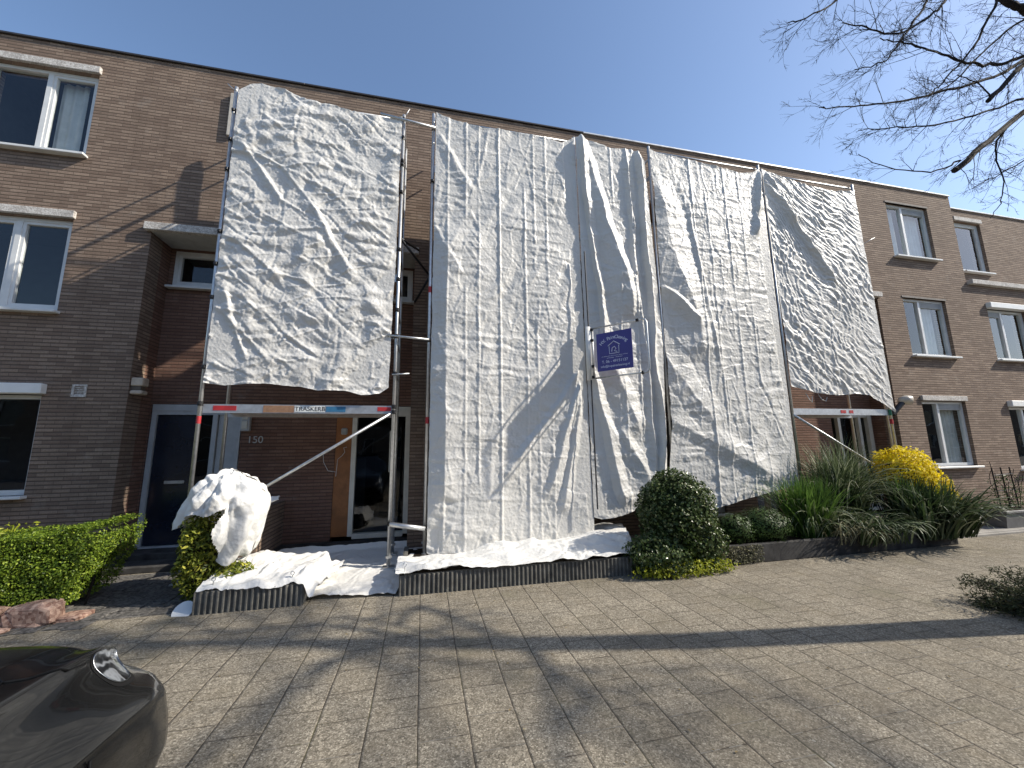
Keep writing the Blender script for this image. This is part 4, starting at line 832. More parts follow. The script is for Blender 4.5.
# ivy dome
iv=empty('ivy',(3.45,-1.9,0),'dark glossy dome of ivy spilling over the end of the long planter','ivy')
A1,n1=shell_pts(8500,(3.52,-1.95,.72),(.52,.50,.60),6,.22,.02,.14); A2,n2=shell_pts(4000,(3.12,-2.12,.22),(.48,.36,.30),8,.3,.01,.2); A3,n3=shell_pts(3000,(3.72,-2.10,.35),(.42,.30,.42),12,.3,.01,.2)
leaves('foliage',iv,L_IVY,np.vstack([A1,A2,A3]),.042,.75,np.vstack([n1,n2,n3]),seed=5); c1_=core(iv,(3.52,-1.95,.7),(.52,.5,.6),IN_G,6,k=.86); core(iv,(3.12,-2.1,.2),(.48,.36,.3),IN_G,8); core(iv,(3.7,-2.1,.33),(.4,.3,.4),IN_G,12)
A,na=shell_pts(1500,(3.35,-2.34,.08),(.75,.14,.12),31,.5,.01,.3); leaves('young_foliage',iv,L_YG,A,.035,.7,na,seed=7)
sp_=np.array([(4.0+random.random()**1.4*.75,-2.125-random.random()*.03,.02+random.random()*.24) for _ in range(1300)]); leaves('creeper',iv,leaf_mat('grey_creeper_leaves',(.04,.045,.02),(.16,.15,.08),.2,.5),sp_,.025,.7,np.tile((0,-1,.2),(1300,1)),seed=9)
# small shrubs right of the ivy
def shrub(label,c,rad,n,mat,size,seed,asp=.5,group=None,name='shrub',inn=IN_G,zmin=.02,depth=.35,k=.75):
    s=empty(name,(c[0],c[1],0),label,'shrub',group); P,d=shell_pts(n,c,rad,seed,depth,zmin,.2); leaves('foliage',s,mat,P,size,asp,d,seed=seed); core(s,c,rad,inn,seed,k=k); stems(s,(c[0],c[1],.02),c,rad,14,seed); return s
shrub('low loose shrub between the ivy dome and the round shrub',(4.55,-1.85,.42),(.30,.28,.24),1500,L_DARK,.04,15)
shrub('round dark green shrub under the slack hem of the tall sheet',(5.12,-1.82,.44),(.42,.34,.27),3600,L_DARK,.04,16)
# strap-leaved plants
def blades(parent,name,mat,c,n,length,width,seed,lean=(.2,1.2),droop=1.2,z0=.15,az=None,spread=.12):
    rr=random.Random(seed); V=[];F=[]
    for k in range(n):
        a=rr.uniform(0,2*math.pi) if az is None else rr.uniform(*az); ln=rr.uniform(*lean); L=length*rr.uniform(.6,1.08); w=width*rr.uniform(.7,1.2)
        d=Vector((math.cos(a),math.sin(a),0)); side=Vector((-d.y,d.x,0)); p=Vector((c[0]+rr.uniform(-spread,spread),c[1]+rr.uniform(-spread,spread)*.8,z0)); N=9; th=ln*.35; dr=droop*ln*rr.uniform(.6,1.3); b0=len(V); tw=rr.uniform(-.5,.5)
        for i in range(N+1):
            t=i/N; wd=w*(1-t**2.2)*(.55+.45*min(1,t*4))+.001; sd=side*math.cos(tw*t*2)+Vector((0,0,1))*math.sin(tw*t*2)*.7
            V.append(tuple(p-sd*wd*.5)); V.append(tuple(p+sd*wd*.5))
            ang=th+dr*t*t; p=p+(d*math.sin(ang)+Vector((0,0,1))*math.cos(ang))*(L/N)
            if p.z<.03: p.z=.03
        for i in range(N): q=b0+2*i; F.append((q,q+1,q+3,q+2))
    return np_mesh(name,np.array(V),np.array(F),mat,parent,False)
s=empty('flax_plant',(6.0,-1.75,0),'upright fresh green strap leaved plant with dry trailing tips right of the round shrub','plant'); blades(s,'leaves',L_STRAP,(6.05,-1.72),560,1.02,.040,1,(.1,1.35),.7,spread=.24); blades(s,'outer_leaves',L_VAR,(6.1,-1.75),240,.95,.024,2,(.9,1.5),1.9,spread=.2); blades(s,'dry_leaves',L_DEAD,(6.4,-1.95),95,.72,.020,3,(1.1,1.7),2.4,az=(-2.7,.1),spread=.34); blades(s,'hanging_leaves',L_STRAPD,(6.8,-2.0),260,.8,.028,13,(.9,1.6),2.2,az=(-2.9,.2),spread=.45)
s=empty('ornamental_grass',(7.3,-1.3,0),'tall arching grey green grass in front of the right hand doorway','grass clump'); blades(s,'leaves',L_VAR,(7.25,-1.35),900,1.65,.020,5,(.1,1.1),2.2,spread=.25); blades(s,'inner_leaves',L_STRAPD,(7.25,-1.3),700,1.45,.022,6,(.1,1.2),1.9,spread=.3); core(s,(7.25,-1.3,.55),(.5,.35,.55),IN_G,44)
s=empty('yucca',(8.15,-2.0,0),'dark strap leaved plant with pale tipped leaves falling onto the paving before the yellow shrub','plant'); blades(s,'leaves',L_STRAPD,(8.05,-2.0),620,.98,.044,8,(.1,1.35),1.1,spread=.34); blades(s,'outer_leaves',L_STRAPD,(8.35,-2.05),260,1.1,.040,9,(1.0,1.6),1.4,az=(-2.2,.2),spread=.34); blades(s,'young_leaves',L_STRAP,(8.0,-1.85),160,1.0,.03,10,(.05,.6),.8,spread=.2); core(s,(8.05,-1.9,.35),(.5,.35,.35),IN_G,45)
shY=empty('yellow_shrub',(8.2,-1.5,0),'bright yellow leaved shrub rising behind the dark strap leaves','shrub')
P,dn=shell_pts(5600,(8.52,-1.55,1.10),(.48,.44,.47),22,.35,.1,.22); P2_,d2_=shell_pts(1500,(8.92,-1.72,.74),(.20,.30,.42),23,.4,.1,.25); keepm=P[:,2]>.85
leaves('foliage',shY,L_YEL,np.vstack([P[keepm],P2_[P2_[:,2]>.5]]),.055,.55,np.vstack([dn[keepm],d2_[P2_[:,2]>.5]]),seed=22); P3,d3_=shell_pts(2200,(8.6,-1.75,.55),(.52,.42,.5),25,.4,.03,.2); leaves('lower_foliage',shY,L_YG,np.vstack([P3,P[~keepm][:900]]),.05,.5,seed=26); core(shY,(8.5,-1.5,.93),(.45,.4,.5),IN_G,22,k=.7); stems(shY,(8.1,-1.5,.1),(8.1,-1.5,1),(.5,.4,.5),24,6)
shrub('thin leafy weed on the terrace right of the yellow shrub',(10.6,-.75,.30),(.35,.25,.28),500,L_DARK,.035,33,depth=.9,k=.1)
# juniper at the right edge
jn=empty('juniper',(5.15,-4.5,0),'low spreading dark juniper cut by the right picture edge','shrub'); rr=random.Random(3); b=MB(); NP=[]
for k in range(190):
    a=rr.uniform(0,2*math.pi); L=rr.uniform(.25,.60); e=rr.uniform(.05,.8); p=Vector((5.93,-4.28,.05)); d=Vector((math.cos(a)*math.cos(e),math.sin(a)*math.cos(e),math.sin(e))); pts=[p]
    for i in range(5):
        d.z-=.09; d+=Vector((rr.uniform(-.12,.12),rr.uniform(-.12,.12),0)); d.normalize(); p=p+d*L/5; p.z=max(p.z,.02); pts.append(p)
        for q in range(16): NP.append(tuple(p+Vector((rr.gauss(0,.035),rr.gauss(0,.035),rr.gauss(0,.022)))))
    b.tube(pts,[.006,.005,.004,.003,.003,.002],4)
build_in(b,'stems',BARK,jn); leaves('foliage',jn,L_JUN,np.array([(x,y,max(z,.008)) for x,y,z in NP]),.045,.22,seed=12)
# pot and trellis on the terrace
pt=empty('plant_pot',(10.7,-1.45,.05),'grey rectangular plant trough on the terrace at the right edge','pot'); b=MB(); 
x0,x1,y0,y1=10.62,11.7,-1.70,-1.3
def frust(b,x0,x1,y0,y1,z0,z1,g): b.add([(x0+g,y0+g,z0),(x1-g,y0+g,z0),(x1-g,y1-g,z0),(x0+g,y1-g,z0),(x0,y0,z1),(x1,y0,z1),(x1,y1,z1),(x0,y1,z1)],[(0,3,2,1),(0,1,5,4),(1,2,6,5),(2,3,7,6),(3,0,4,7),(4,5,6,7)])
frust(b,x0,x1,y0,y1,.05,.36,.05); build_in(b,'trough',simple('grey_trough',(.16,.16,.16),.7),pt); b=MB(); ring_=[]; b.box(x0-.015,x1+.015,y0-.015,y0+.02,.33,.37,.004); b.box(x0-.015,x0+.02,y0+.02,y1,.33,.37,.004); b.box(x0-.015,x1+.015,y1-.02,y1+.015,.33,.37,.004); build_in(b,'rim',simple('grey_rim',(.2,.2,.2),.6),pt)
b=MB(); b.box(x0+.03,x1-.03,y0+.03,y1-.03,.34,.365); build_in(b,'soil',SOIL,pt)
tr=empty('trellis',(11.0,-1.4,.36),'dark iron trellis with bare twining stems in the grey trough','trellis'); b=MB()
for x in (10.95,11.2,11.45): b.tube([(x,-1.48,.36),(x-.05,-1.48,1.15)],.012,6)
for z in (.7,1.0): b.tube([(10.9,-1.48,z),(11.45,-1.48,z+.02)],.008,6)
build_in(b,'bars',BLACKM,tr)
tv=empty('climber',(10.8,-1.4,.36),'sparse dark climbing plant on the iron trellis in the grey trough','plant'); b=MB(); rr=random.Random(8)
for k in range(9):
    p=Vector((10.85+rr.uniform(0,.7),-1.5,.36)); pts=[p]
    for i in range(7): p=p+Vector((rr.uniform(-.09,.09),rr.uniform(-.05,.03),rr.uniform(.05,.15))); pts.append(p)
    b.tube(pts,.005,4)
build_in(b,'stems',BARK,tv); leaves('foliage',tv,L_DARK,np.array([(10.8+rr.uniform(0,.8),-1.48+rr.gauss(0,.08),.4+rr.random()**1.5*.6) for _ in range(420)]),.045,.5,seed=13)
LP=[]
for k in range(520):
    if random.random()<.55: x=random.uniform(-4.2,9); y=-2.16-abs(random.gauss(0,.12))
    else: x=random.uniform(-3,7); y=random.uniform(-5.4,-2.3)
    LP.append((x,y,.006+random.random()*.004))
ll=leaves('leaf_litter',None,leaf_mat('dry_leaf_bits',(.06,.045,.025),(.20,.15,.07),.1,.8,(.35,.30,.18)),np.array(LP),.022,.55,np.tile((0,0,6.),(520,1)),seed=77); tag(ll,kind='stuff')
# ------------------------------------------------------------------ bare street tree
def grow(b,p,d,L,r,lvl,rr,gr=.0,kids=(5,9)):
    n=max(3,int(L/.13)); pts=[p.copy()]; rad=[r]; 
    for i in range(n):
        d=(d+Vector((rr.gauss(0,.10),rr.gauss(0,.10),rr.gauss(0,.10)+gr))).normalized(); p=p+d*(L/n); pts.append(p.copy()); rad.append(r*(1-.72*(i+1)/n))
    b.tube(pts,rad,6 if r>.02 else (4 if r>.006 else 3),cap=False)
    if lvl<=0: return
    for k in range(rr.randint(*kids)):
        t=rr.uniform(.2,1); i=min(n-1,int(t*n)); q=pts[i].lerp(pts[i+1],t*n-i if t<1 else 0) if i<n else pts[-1]; dd=(pts[i+1]-pts[i]).normalized()
        s=dd.orthogonal().normalized(); s.rotate(Matrix.Rotation(rr.uniform(0,6.28),3,dd)); nd=(dd*rr.uniform(.7,1.3)+s*rr.uniform(.4,1.0)).normalized()
        grow(b,q,nd,L*rr.uniform(.35,.62)*(1-.3*t),max(.0016,rad[i]*.5),lvl-1,rr,gr,kids)
def limb(b,pts,r0,r1,rr,twl=.55,per=7,lvl=2,tw_r=.006,start=.0):
    r0*=.68; per*=.8; twl*=.78; tw_r=.004
    pts=[Vector(p) for p in pts]; fine=[]
    for i in range(len(pts)-1):
        p0=pts[max(i-1,0)];p1=pts[i];p2=pts[i+1];p3=pts[min(i+2,len(pts)-1)]
        for k in range(5):
            t=k/5; fine.append(.5*((2*p1)+(p2-p0)*t+(2*p0-5*p1+4*p2-p3)*t*t+(3*p1-p0-3*p2+p3)*t**3)+Vector((rr.gauss(0,.006),rr.gauss(0,.006),rr.gauss(0,.006))))
    fine.append(pts[-1]); N=len(fine); rad=[r0+(r1-r0)*(i/(N-1))**.8 for i in range(N)]; b.tube(fine,rad,7,True)
    tot=sum((fine[i+1]-fine[i]).length for i in range(N-1))
    for k in range(int(per*tot)):
        t=rr.uniform(start,1); i=min(N-2,int(t*(N-1))); dd=(fine[i+1]-fine[i]).normalized(); s=dd.orthogonal().normalized(); s.rotate(Matrix.Rotation(rr.uniform(0,6.28),3,dd))
        grow(b,fine[i],(dd*rr.uniform(.8,1.5)+s*rr.uniform(.4,1)).normalized(),twl*rr.uniform(.5,1.15),min(rad[i]*.6,tw_r),lvl,rr,.01,(3,5))
    return fine
tr=empty('bare_tree',(6.55,-4.47,0),'bare leafless tree whose twigs fill the upper right corner','tree'); rr=random.Random(21)
b=MB(); TP=[(6.55,-4.47,0),(6.56,-4.75,1.2),(6.6,-5.0,2.4),(6.7,-5.25,3.6),(6.95,-5.45,4.8),(7.3,-5.6,5.8),(7.7,-5.8,7.0),(8.0,-6.0,8.6),(8.2,-6.2,10)]
b.tube(TP,[.20,.165,.155,.145,.13,.11,.09,.06,.03],14); build_in(b,'trunk',BARK,tr,True)
b=MB()
limb(b,[(7.0,-5.5,5.0),(7.25,-4.9,5.75),(7.0,-4.7,5.62),(6.52,-4.6,5.31),(5.81,-4.6,4.81),(5.2,-4.6,4.37)],.044,.028,rr,.6,6,2,start=.3)
limb(b,[(5.62,-4.45,4.66),(5.23,-4.4,4.51),(4.65,-4.4,4.48),(4.26,-4.4,4.56)],.014,.003,rr,.45,8)
limb(b,[(7.1,-5.5,5.3),(6.65,-4.9,5.95),(5.97,-4.9,5.58),(5.5,-4.9,5.37),(5.07,-4.9,5.29),(4.67,-4.9,5.31),(4.28,-4.9,5.31),(3.98,-4.9,5.29)],.034,.004,rr,.55,8,start=.15)
limb(b,[(7.5,-5.7,6.4),(8.3,-4.6,7.0),(7.57,-4.3,6.58),(7.0,-4.3,6.22),(6.27,-4.3,5.9),(5.62,-4.3,5.63),(4.93,-4.3,5.38),(4.35,-4.3,5.22),(3.99,-4.3,5.14)],.042,.004,rr,.6,8,start=.2)
limb(b,[(7.2,-5.6,5.5),(6.4,-5.0,5.89),(5.66,-5.0,5.29),(5.01,-5.0,4.75)],.034,.02,rr,.5,6,start=.2); limb(b,[(5.03,-5.0,4.78),(4.95,-5.0,4.92),(4.67,-5.0,4.95)],.010,.004,rr,.4,8)
limb(b,[(7.7,-5.8,7.0),(6.62,-4.7,7.01),(6.29,-4.7,6.63),(5.69,-4.7,5.85),(5.17,-4.7,5.35),(4.89,-4.7,5.1)],.034,.004,rr,.6,8,start=.15)
limb(b,[(7.7,-5.8,7.0),(6.2,-5.0,6.9),(5.42,-4.9,6.37),(4.99,-4.9,6.0),(4.76,-4.9,5.78),(4.2,-4.9,5.39),(3.83,-4.9,5.37),(3.55,-4.9,5.34)],.032,.004,rr,.5,8,start=.2)
limb(b,[(7.2,-5.6,5.6),(6.6,-5.1,5.96),(6.2,-5.0,5.93),(5.89,-5.0,6.0),(5.66,-5.0,6.05),(5.4,-5.0,6.35)],.05,.03,rr,.6,5,start=.3)
limb(b,[(8.0,-6.0,8.6),(6.2,-5.2,8.4),(4.9,-4.8,7.3),(4.25,-4.6,6.44),(4.02,-4.6,6.12),(3.58,-4.6,5.78),(3.34,-4.6,5.66)],.03,.004,rr,.5,6,start=.3)
limb(b,[(7.7,-5.8,7.4),(6.6,-4.6,7.9),(5.98,-4.4,7.16),(5.79,-4.4,6.89),(5.4,-4.4,6.41),(5.09,-4.4,6.05),(4.84,-4.4,5.79),(4.42,-4.4,5.6)],.034,.004,rr,.6,8,start=.25)
limb(b,[(6.33,-4.6,5.18),(6.19,-4.5,4.97),(6.11,-4.5,4.77),(6.14,-4.5,4.51),(6.02,-4.5,4.22),(5.79,-4.5,3.98)],.018,.003,rr,.45,12,start=.1)
limb(b,[(7.0,-5.5,4.9),(7.0,-4.7,5.6),(6.32,-4.7,5.34),(5.6,-4.7,5.03),(4.87,-4.7,4.74),(4.23,-4.7,4.59),(3.84,-4.7,4.49)],.026,.003,rr,.5,8,start=.2)
limb(b,[(7.9,-5.6,6.9),(7.6,-4.8,6.9),(7.0,-4.6,6.7),(6.3,-4.5,6.15),(5.6,-4.5,5.55),(5.0,-4.5,5.25)],.03,.004,rr,.6,8,start=.2)
limb(b,[(7.3,-5.4,5.4),(7.1,-4.9,5.3),(6.4,-4.7,4.75),(5.9,-4.6,4.45),(5.4,-4.6,4.2)],.02,.003,rr,.5,8,start=.2)
for k,(a,e,L,z) in enumerate(((-.3,.7,2.2,6.2),(.3,.9,2.4,7.0),(-.9,.8,2.4,7.6),(-1.6,1.0,2.0,8.2),(.8,1.1,2.2,8.4))):
    i=min(len(TP)-2,int(z/1.25)); grow(b,Vector((7.15+.12*(z-4),-5.5-.09*(z-5),z)),Vector((math.cos(a)*math.cos(e),math.sin(a)*math.cos(e),math.sin(e))),L,.05,2,rr,0,(4,7))
for k in range(17):
    z=rr.uniform(4.8,9.2); j_=min(len(TP)-2,int(z/1.25)); a=rr.uniform(-1.9,.25); e=rr.uniform(.1,.8)
    grow(b,Vector((6.95+.13*(z-4.8)+.2,-5.45-.13*(z-4.8),z)),Vector((math.cos(a)*math.cos(e),math.sin(a)*math.cos(e),math.sin(e))),rr.uniform(2.4,3.4),.035,3,rr,0,(4,7))
build_in(b,'branches',BARK,tr)
tr2=empty('bare_tree',(13.5,-9.9,0),'tall bare tree standing farther along the street beyond the right edge','tree'); rr=random.Random(5)
b=MB(); b.tube([(13.5,-9.9,0),(13.45,-9.9,2.5),(13.5,-9.95,5),(13.4,-9.9,8),(13.5,-9.9,13)],[.26,.22,.19,.13,.05],12); build_in(b,'trunk',BARK,tr2,True); b=MB()
for k in range(22):
    z=rr.uniform(6.0,12); a=rr.uniform(0,6.28); e=rr.uniform(.25,.9); grow(b,Vector((13.48,-9.92,z)),Vector((math.cos(a)*math.cos(e),math.sin(a)*math.cos(e),math.sin(e))),rr.uniform(2.5,4.3)*(1.25-z/18),.04,3,rr,0,(4,6))
build_in(b,'branches',BARK,tr2)
# houses across the street (seen only in reflections, and they screen the low sky)
bg_w=MB(); holes=[(x+o,x+o+1.5,z0,z1) for x in np.arange(-30,121,6) for o in (.8,3.5) for z0,z1 in WZ]; wall(bg_w,-36,132,0,9.2,holes,0,.3); 
opp=empty('terraced_houses_opposite',(0,-27,0),'row of brown brick houses across the street behind the camera','houses'); bg_w.v=[(x,-27-y,z) for x,y,z in bg_w.v]; bg_w.box(-36,132,-36,-27.4,0,9.2); build_in(bg_w,'wall',BR,opp)
f=MB(); [ring(f,a,c,-27.25,-27.1,d_,e_,.07) for a,c,d_,e_ in holes]; build_in(f,'window_frames',WHITE,opp); f=MB(); [f.box(a,c,-27.3,-27.26,d_,e_) for a,c,d_,e_ in holes]; build_in(f,'panes',NAVY,opp)
# ------------------------------------------------------------------ parked car (nose towards the houses)
car=empty('parked_car',(-1.9,-6.6,0),'dark grey car parked in the lower left corner with clear headlight towards the houses','car')
CX,CY=-2.035,-4.64
def car_section(d):
    ks=[0,.04,.12,.28,.5,.9,1.25,1.6,2.6,3.4,4.0,4.25,4.3]
    hw=[.74,.80,.85,.89,.905,.92,.925,.925,.92,.91,.87,.76,.6]; zs=[.62,.69,.76,.82,.85,.885,.905,.925,.95,.96,.94,.86,.80]; zc=[.64,.73,.81,.885,.93,.97,.99,1.0,1.0,1.0,.98,.9,.82]; zb_=[.34,.26,.21,.19,.18,.18,.18,.18,.18,.19,.22,.3,.36]
    return [float(np.interp(d,ks,a)) for a in (hw,zs,zc,zb_)]
def prof(d):
    hw,zs,zc,zb_=car_section(d); pts=[(0,zc),(.25,zc-.004),(.5,zc-.012),(.68,zc-.028),(.80,zc-.05),(.905,zs+.016),(.925,zs+.008),(.930,zs-.002),(.938,zs-.05),(.985,zs-.15),(1.0,zs-.22),(1.02,zs-.28),(1.04,(zs+zb_)/2-.10),(1.03,zb_+.06),(.93,zb_)]
    fr=1-min(1,max(0,(d-.2)/1.3)); k=[0,0,.03,.07,.10,.13,.14,.14,.12,.05,.0,0,0,0,0]
    return [(x*hw*(1-fr*q),max(z,zb_)) for (x,z),q in zip(pts,k)]
def yb(d,z): t=min(1,max(0,(.69-z)/.09)); return CY-d+.085*(t*t*(3-2*t))*max(0,1-d/1.1)
def cat(a,t):
    i=min(len(a)-2,max(0,int(t))); f=t-i; p0=a[max(i-1,0)];p1=a[i];p2=a[i+1];p3=a[min(i+2,len(a)-1)]
    return .5*((2*p1)+(p2-p0)*f+(2*p0-5*p1+4*p2-p3)*f*f+(-p0+3*p1-3*p2+p3)*f**3)
NP_=len(prof(.3))
def car_pt(d,t,sx=1,off=0):
    ks=[0,.04,.12,.28,.5,.9,1.25,1.6,2.6,3.4,4.0,4.25,4.3]; u=float(np.interp(d,ks,range(13))); i=min(11,int(u)); 
    pr=[prof(k) for k in ks[max(0,i-1):i+3]]; o_=0 if i==0 else 1
    xs=[];zs=[]
    for p in pr: xs.append(cat([q[0] for q in p],t)); zs.append(cat([q[1] for q in p],t))
    f=u-i
    # straight between stations, lightly smoothed
    x=xs[o_]*(1-f)+xs[min(o_+1,len(xs)-1)]*f; z=zs[o_]*(1-f)+zs[min(o_+1,len(zs)-1)]*f
    return Vector((CX+sx*x,yb(d,z),z))
D_=sorted(set([round(x,4) for x in list(np.linspace(0,.12,9))+list(np.linspace(.12,1.3,34))+list(np.linspace(1.3,4.0,18))+list(np.linspace(4.0,4.3,9))]))
TS=list(np.linspace(0,NP_-1,(NP_-1)*5+1)); V=[];F=[]
grid=[[car_pt(d,t) for t in TS] for d in D_]
for it in range(2):      # soften the station lines
    for a in range(2,len(D_)-2):
        if D_[a]<.02: continue
        for c in range(len(TS)): grid[a][c]=grid[a][c]*.5+(grid[a-1][c]+grid[a+1][c])*.25 if abs((D_[a+1]-D_[a])-(D_[a]-D_[a-1]))<.01 else grid[a][c]
for row in grid: V+=[(2*CX-p.x,p.y,p.z) for p in reversed(row)]+[tuple(p) for p in row[1:]]
M_=2*len(TS)-1
for i in range(len(D_)-1):
    for k in range(M_-1): F.append((i*M_+k,i*M_+k+1,(i+1)*M_+k+1,(i+1)*M_+k))
F.append(tuple(range(M_))[::-1]); F.append(tuple((len(D_)-1)*M_+k for k in range(M_)))
b=MB(); b.add(V,F); body=b.build('body',CAR,car,True)
def surf_pt(d,t,sx):
    a=min(len(D_)-2,max(0,int(np.searchsorted(D_,d))-1)); f=(d-D_[a])/(D_[a+1]-D_[a]); u=t*5; k=min(len(TS)-2,int(u)); g_=u-k
    p=(grid[a][k]*(1-g_)+grid[a][k+1]*g_)*(1-f)+(grid[a+1][k]*(1-g_)+grid[a+1][k+1]*g_)*f; return Vector((CX+sx*(p.x-CX),p.y,p.z))
def on(d,x,lift=.004):   # point on the body's top surface
    pts=[surf_pt(d,t,1) for t in np.linspace(0,7,36)]; z=float(np.interp(abs(x),[p.x-CX for p in pts],[p.z for p in pts])); y=float(np.interp(abs(x),[p.x-CX for p in pts],[p.y for p in pts])); return (CX+x,y,z+lift)
def strip(name,pts,w,mat,par,lift=.004):
    b=MB(); b.tube([on(d,x,lift-w*.6) for d,x in pts],w,6); return build_in(b,name,mat,par,True)
seam=[(.34,-.2),(.36,.0),(.38,.25),(.42,.40),(.50,.50),(.60,.60),(.66,.68),(.62,.72),(.50,.755),(.42,.77)]
f=MB(); fine=[]
for i in range(len(seam)-1):
    for k in range(4): t=k/4; fine.append((seam[i][0]*(1-t)+seam[i+1][0]*t,seam[i][1]*(1-t)+seam[i+1][1]*t))
strip('bonnet_seam',fine,.004,BLKP,car); strip('bonnet_seam',[(.66,.68),(.9,.74),(1.2,.77),(1.4,.78)],.003,BLKP,car)
# headlight on the front right corner
def lamp_mat():
    m,nt,b=newmat('painted_headlight_optics'); g=G(nt); p=g.pos(); mp=g.n('ShaderNodeMapping'); g.l(p,mp.inputs[0]); mp.inputs['Scale'].default_value=(9,14,30)
    w=g.n('ShaderNodeTexWave'); g.l(p,w.inputs['Vector']); w.inputs['Scale'].default_value=5; w.inputs['Distortion'].default_value=9; w.inputs['Detail'].default_value=2; w.inputs['Detail Scale'].default_value=2.5
    c=g.ramp(w.outputs['Fac'],[(0,(.02,.02,.022)),(.42,(.07,.073,.075)),(.62,(.16,.165,.17)),(.82,(.42,.43,.44)),(1,(.62,.63,.64))]); g.l(c,b.inputs['Base Color'])  # dark and pale streaks paint chrome reflections into the colour
    b.inputs['Metallic'].default_value=.6; b.inputs['Roughness'].default_value=.3; b.inputs['Coat Weight'].default_value=1; b.inputs['Coat Roughness'].default_value=.03; return m
OPT=lamp_mat()
def lamp(sx):
    hl=empty('headlight',(0,0,0),None,None); hl.parent=car; hl.location=Vector((CX+sx*.76,CY-.3,.7))-car.location
    dc,tc,rd,rt_=.25,7.55,.11,1.3
    def P(r_,a,off):
        q=abs(math.cos(a))**.8*math.copysign(1,math.cos(a)); w=abs(math.sin(a))**.8*math.copysign(1,math.sin(a))
        d=dc+rd*r_*q+.02*r_*w; t=tc+rt_*r_*w; p=surf_pt(d,t,sx); e=.004; n=(surf_pt(d+e,t,sx)-surf_pt(d-e,t,sx)).cross(surf_pt(d,t+.05,sx)-surf_pt(d,t-.05,sx)).normalized()
        if n.x*sx<0: n=-n
        return p+n*off
    def disc(r1,off,bul,name,mat,r0=0):
        n=40; V=[];F=[]; rings=[r0+(r1-r0)*k/8 for k in range(9)]
        for r_ in rings:
            for k in range(n): V.append(tuple(P(r_,2*math.pi*k/n,off+bul*(1-(r_/r1)**2))))
        for q in range(8):
            for k in range(n): F.append((q*n+k,q*n+(k+1)%n,(q+1)*n+(k+1)%n,(q+1)*n+k))
        b=MB(); b.add(V,F); b.build(name,mat,hl,True)
    disc(.94,.003,.004,'reflector',OPT); disc(1.06,.0015,0,'surround',BLKP,.9); disc(.96,.006,.012,'lens',LENS)
    b=MB(); b.tube([P(.94,2*math.pi*k/40,.004) for k in range(41)],.0028,5,False); b.build('rim',CHROME,hl,True)
lamp(1); lamp(-1)
b=MB(); b.tube([(CX+.935,CY-.62,.60),(CX+.93,CY-.60,.50),(CX+.93,CY-.58,.36)],.005,6); build_in(b,'bumper_seam',BLKP,car,True)
b=MB(); b.box(CX-.42,CX+.42,CY+.17,CY+.215,.32,.50,.01); build_in(b,'grille',BLKP,car)
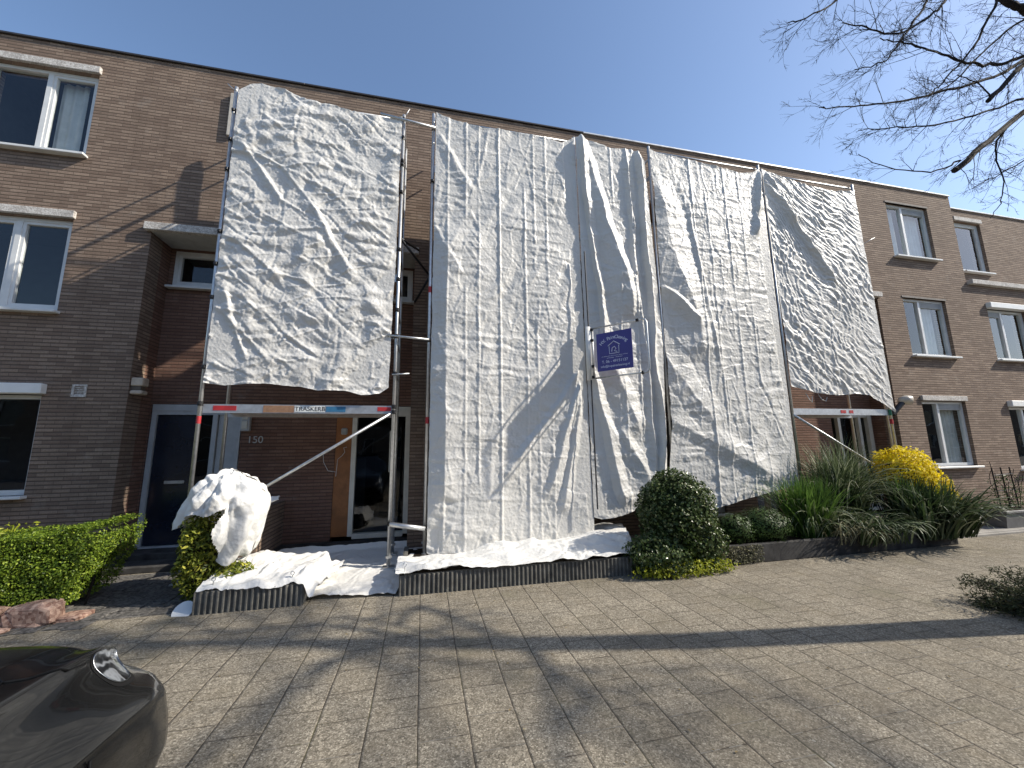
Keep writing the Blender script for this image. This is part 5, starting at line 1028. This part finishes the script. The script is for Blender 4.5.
# cabin
gb=MB(); cab=[(-1.25,.985,.72),(-2.0,1.40,.60),(-3.1,1.44,.60),(-3.95,1.02,.70)]
pts=[]
for (dy,z,hw) in cab: pts+=[(CX-hw,CY+dy,z),(CX+hw,CY+dy,z)]
gb.add(pts+[(CX-.80,CY-1.3,.95),(CX+.80,CY-1.3,.95),(CX-.80,CY-3.95,.97),(CX+.80,CY-3.95,.97)],[(0,1,3,2),(2,3,5,4),(4,5,7,6),(1,9,11,7,5,3),(0,2,4,6,10,8)]); build_in(gb,'cabin_glass',simple('dark_car_glass',(.01,.012,.014),.06,coat=.5),car)
b=MB(); b.box(CX-.58,CX+.58,CY-3.1,CY-2.0,1.425,1.46,.02); build_in(b,'roof',CAR,car)
for sx in (-1,1):
    for dy in (-.85,-3.4):
        w=empty('wheel',(0,0,0),None,None); w.parent=car; w.location=Vector((CX+sx*.8,CY+dy,.31))-car.location
        b=MB(); b.tube([(CX+sx*.66,CY+dy,.31),(CX+sx*.68,CY+dy,.31),(CX+sx*.84,CY+dy,.31),(CX+sx*.85,CY+dy,.31)],[.29,.31,.31,.29],28); b.build('tyre',TYRE,w,True)
        b=MB(); b.tube([(CX+sx*.852,CY+dy,.31),(CX+sx*.858,CY+dy,.31)],[.2,.18],24); b.build('rim',ALU,w)
    b=MB(); b.box(CX+sx*.93,CX+sx*1.08,CY-1.75,CY-1.62,.98,1.1,.02); build_in(b,'mirror',CAR,car); b=MB(); b.box(CX+sx*.7,CX+sx*.88,CY-4.29,CY-4.2,.7,.85,.01); build_in(b,'tail_light',REDL,car)
# ------------------------------------------------------------------ camera, sun, sky
cam=bpy.data.cameras.new('camera'); co=bpy.data.objects.new('camera',cam); COL.objects.link(co); S.camera=co
cam.sensor_width=36; cam.sensor_fit='HORIZONTAL'; cam.lens=392.7/1024*36; cam.clip_end=2000; cam.clip_start=.05
pi_,ro,ya=.16219,-.013488,.2233; cy_,sy_=math.cos(ya),math.sin(ya)
fw=Vector((sy_*math.cos(pi_),cy_*math.cos(pi_),math.sin(pi_))); r0=Vector((cy_,-sy_,0)); u0=r0.cross(fw)
rt=r0*math.cos(ro)+u0*math.sin(ro); up=-r0*math.sin(ro)+u0*math.cos(ro)
Mx=Matrix((rt,up,-fw)).transposed().to_4x4(); Mx.translation=Vector((0,-7.1,1.65)); co.matrix_world=Mx
sv=Vector((3.15,-1,2.55)).normalized(); elev=math.asin(sv.z)
sl=bpy.data.lights.new('sun','SUN'); so=bpy.data.objects.new('sun',sl); COL.objects.link(so); sl.energy=5.0; sl.angle=R(.7); sl.color=(1,.92,.80)
so.rotation_euler=(-sv).to_track_quat('-Z','Y').to_euler(); so.location=(20,-8,18)
W=bpy.data.worlds.new('World'); S.world=W; W.use_nodes=True; nt=W.node_tree; bg=nt.nodes['Background']; sk=nt.nodes.new('ShaderNodeTexSky'); sk.sky_type='NISHITA'; sk.sun_disc=False
sk.sun_elevation=elev; sk.sun_rotation=math.atan2(sv.x,sv.y); sk.altitude=0; sk.air_density=1.0; sk.dust_density=.9; sk.ozone_density=2.6
nt.links.new(sk.outputs[0],bg.inputs[0]); bg.inputs[1].default_value=.15
S.view_settings.view_transform='Standard'; S.view_settings.look='None'; S.view_settings.exposure=.5; S.view_settings.gamma=1; S.view_settings.use_curve_mapping=False
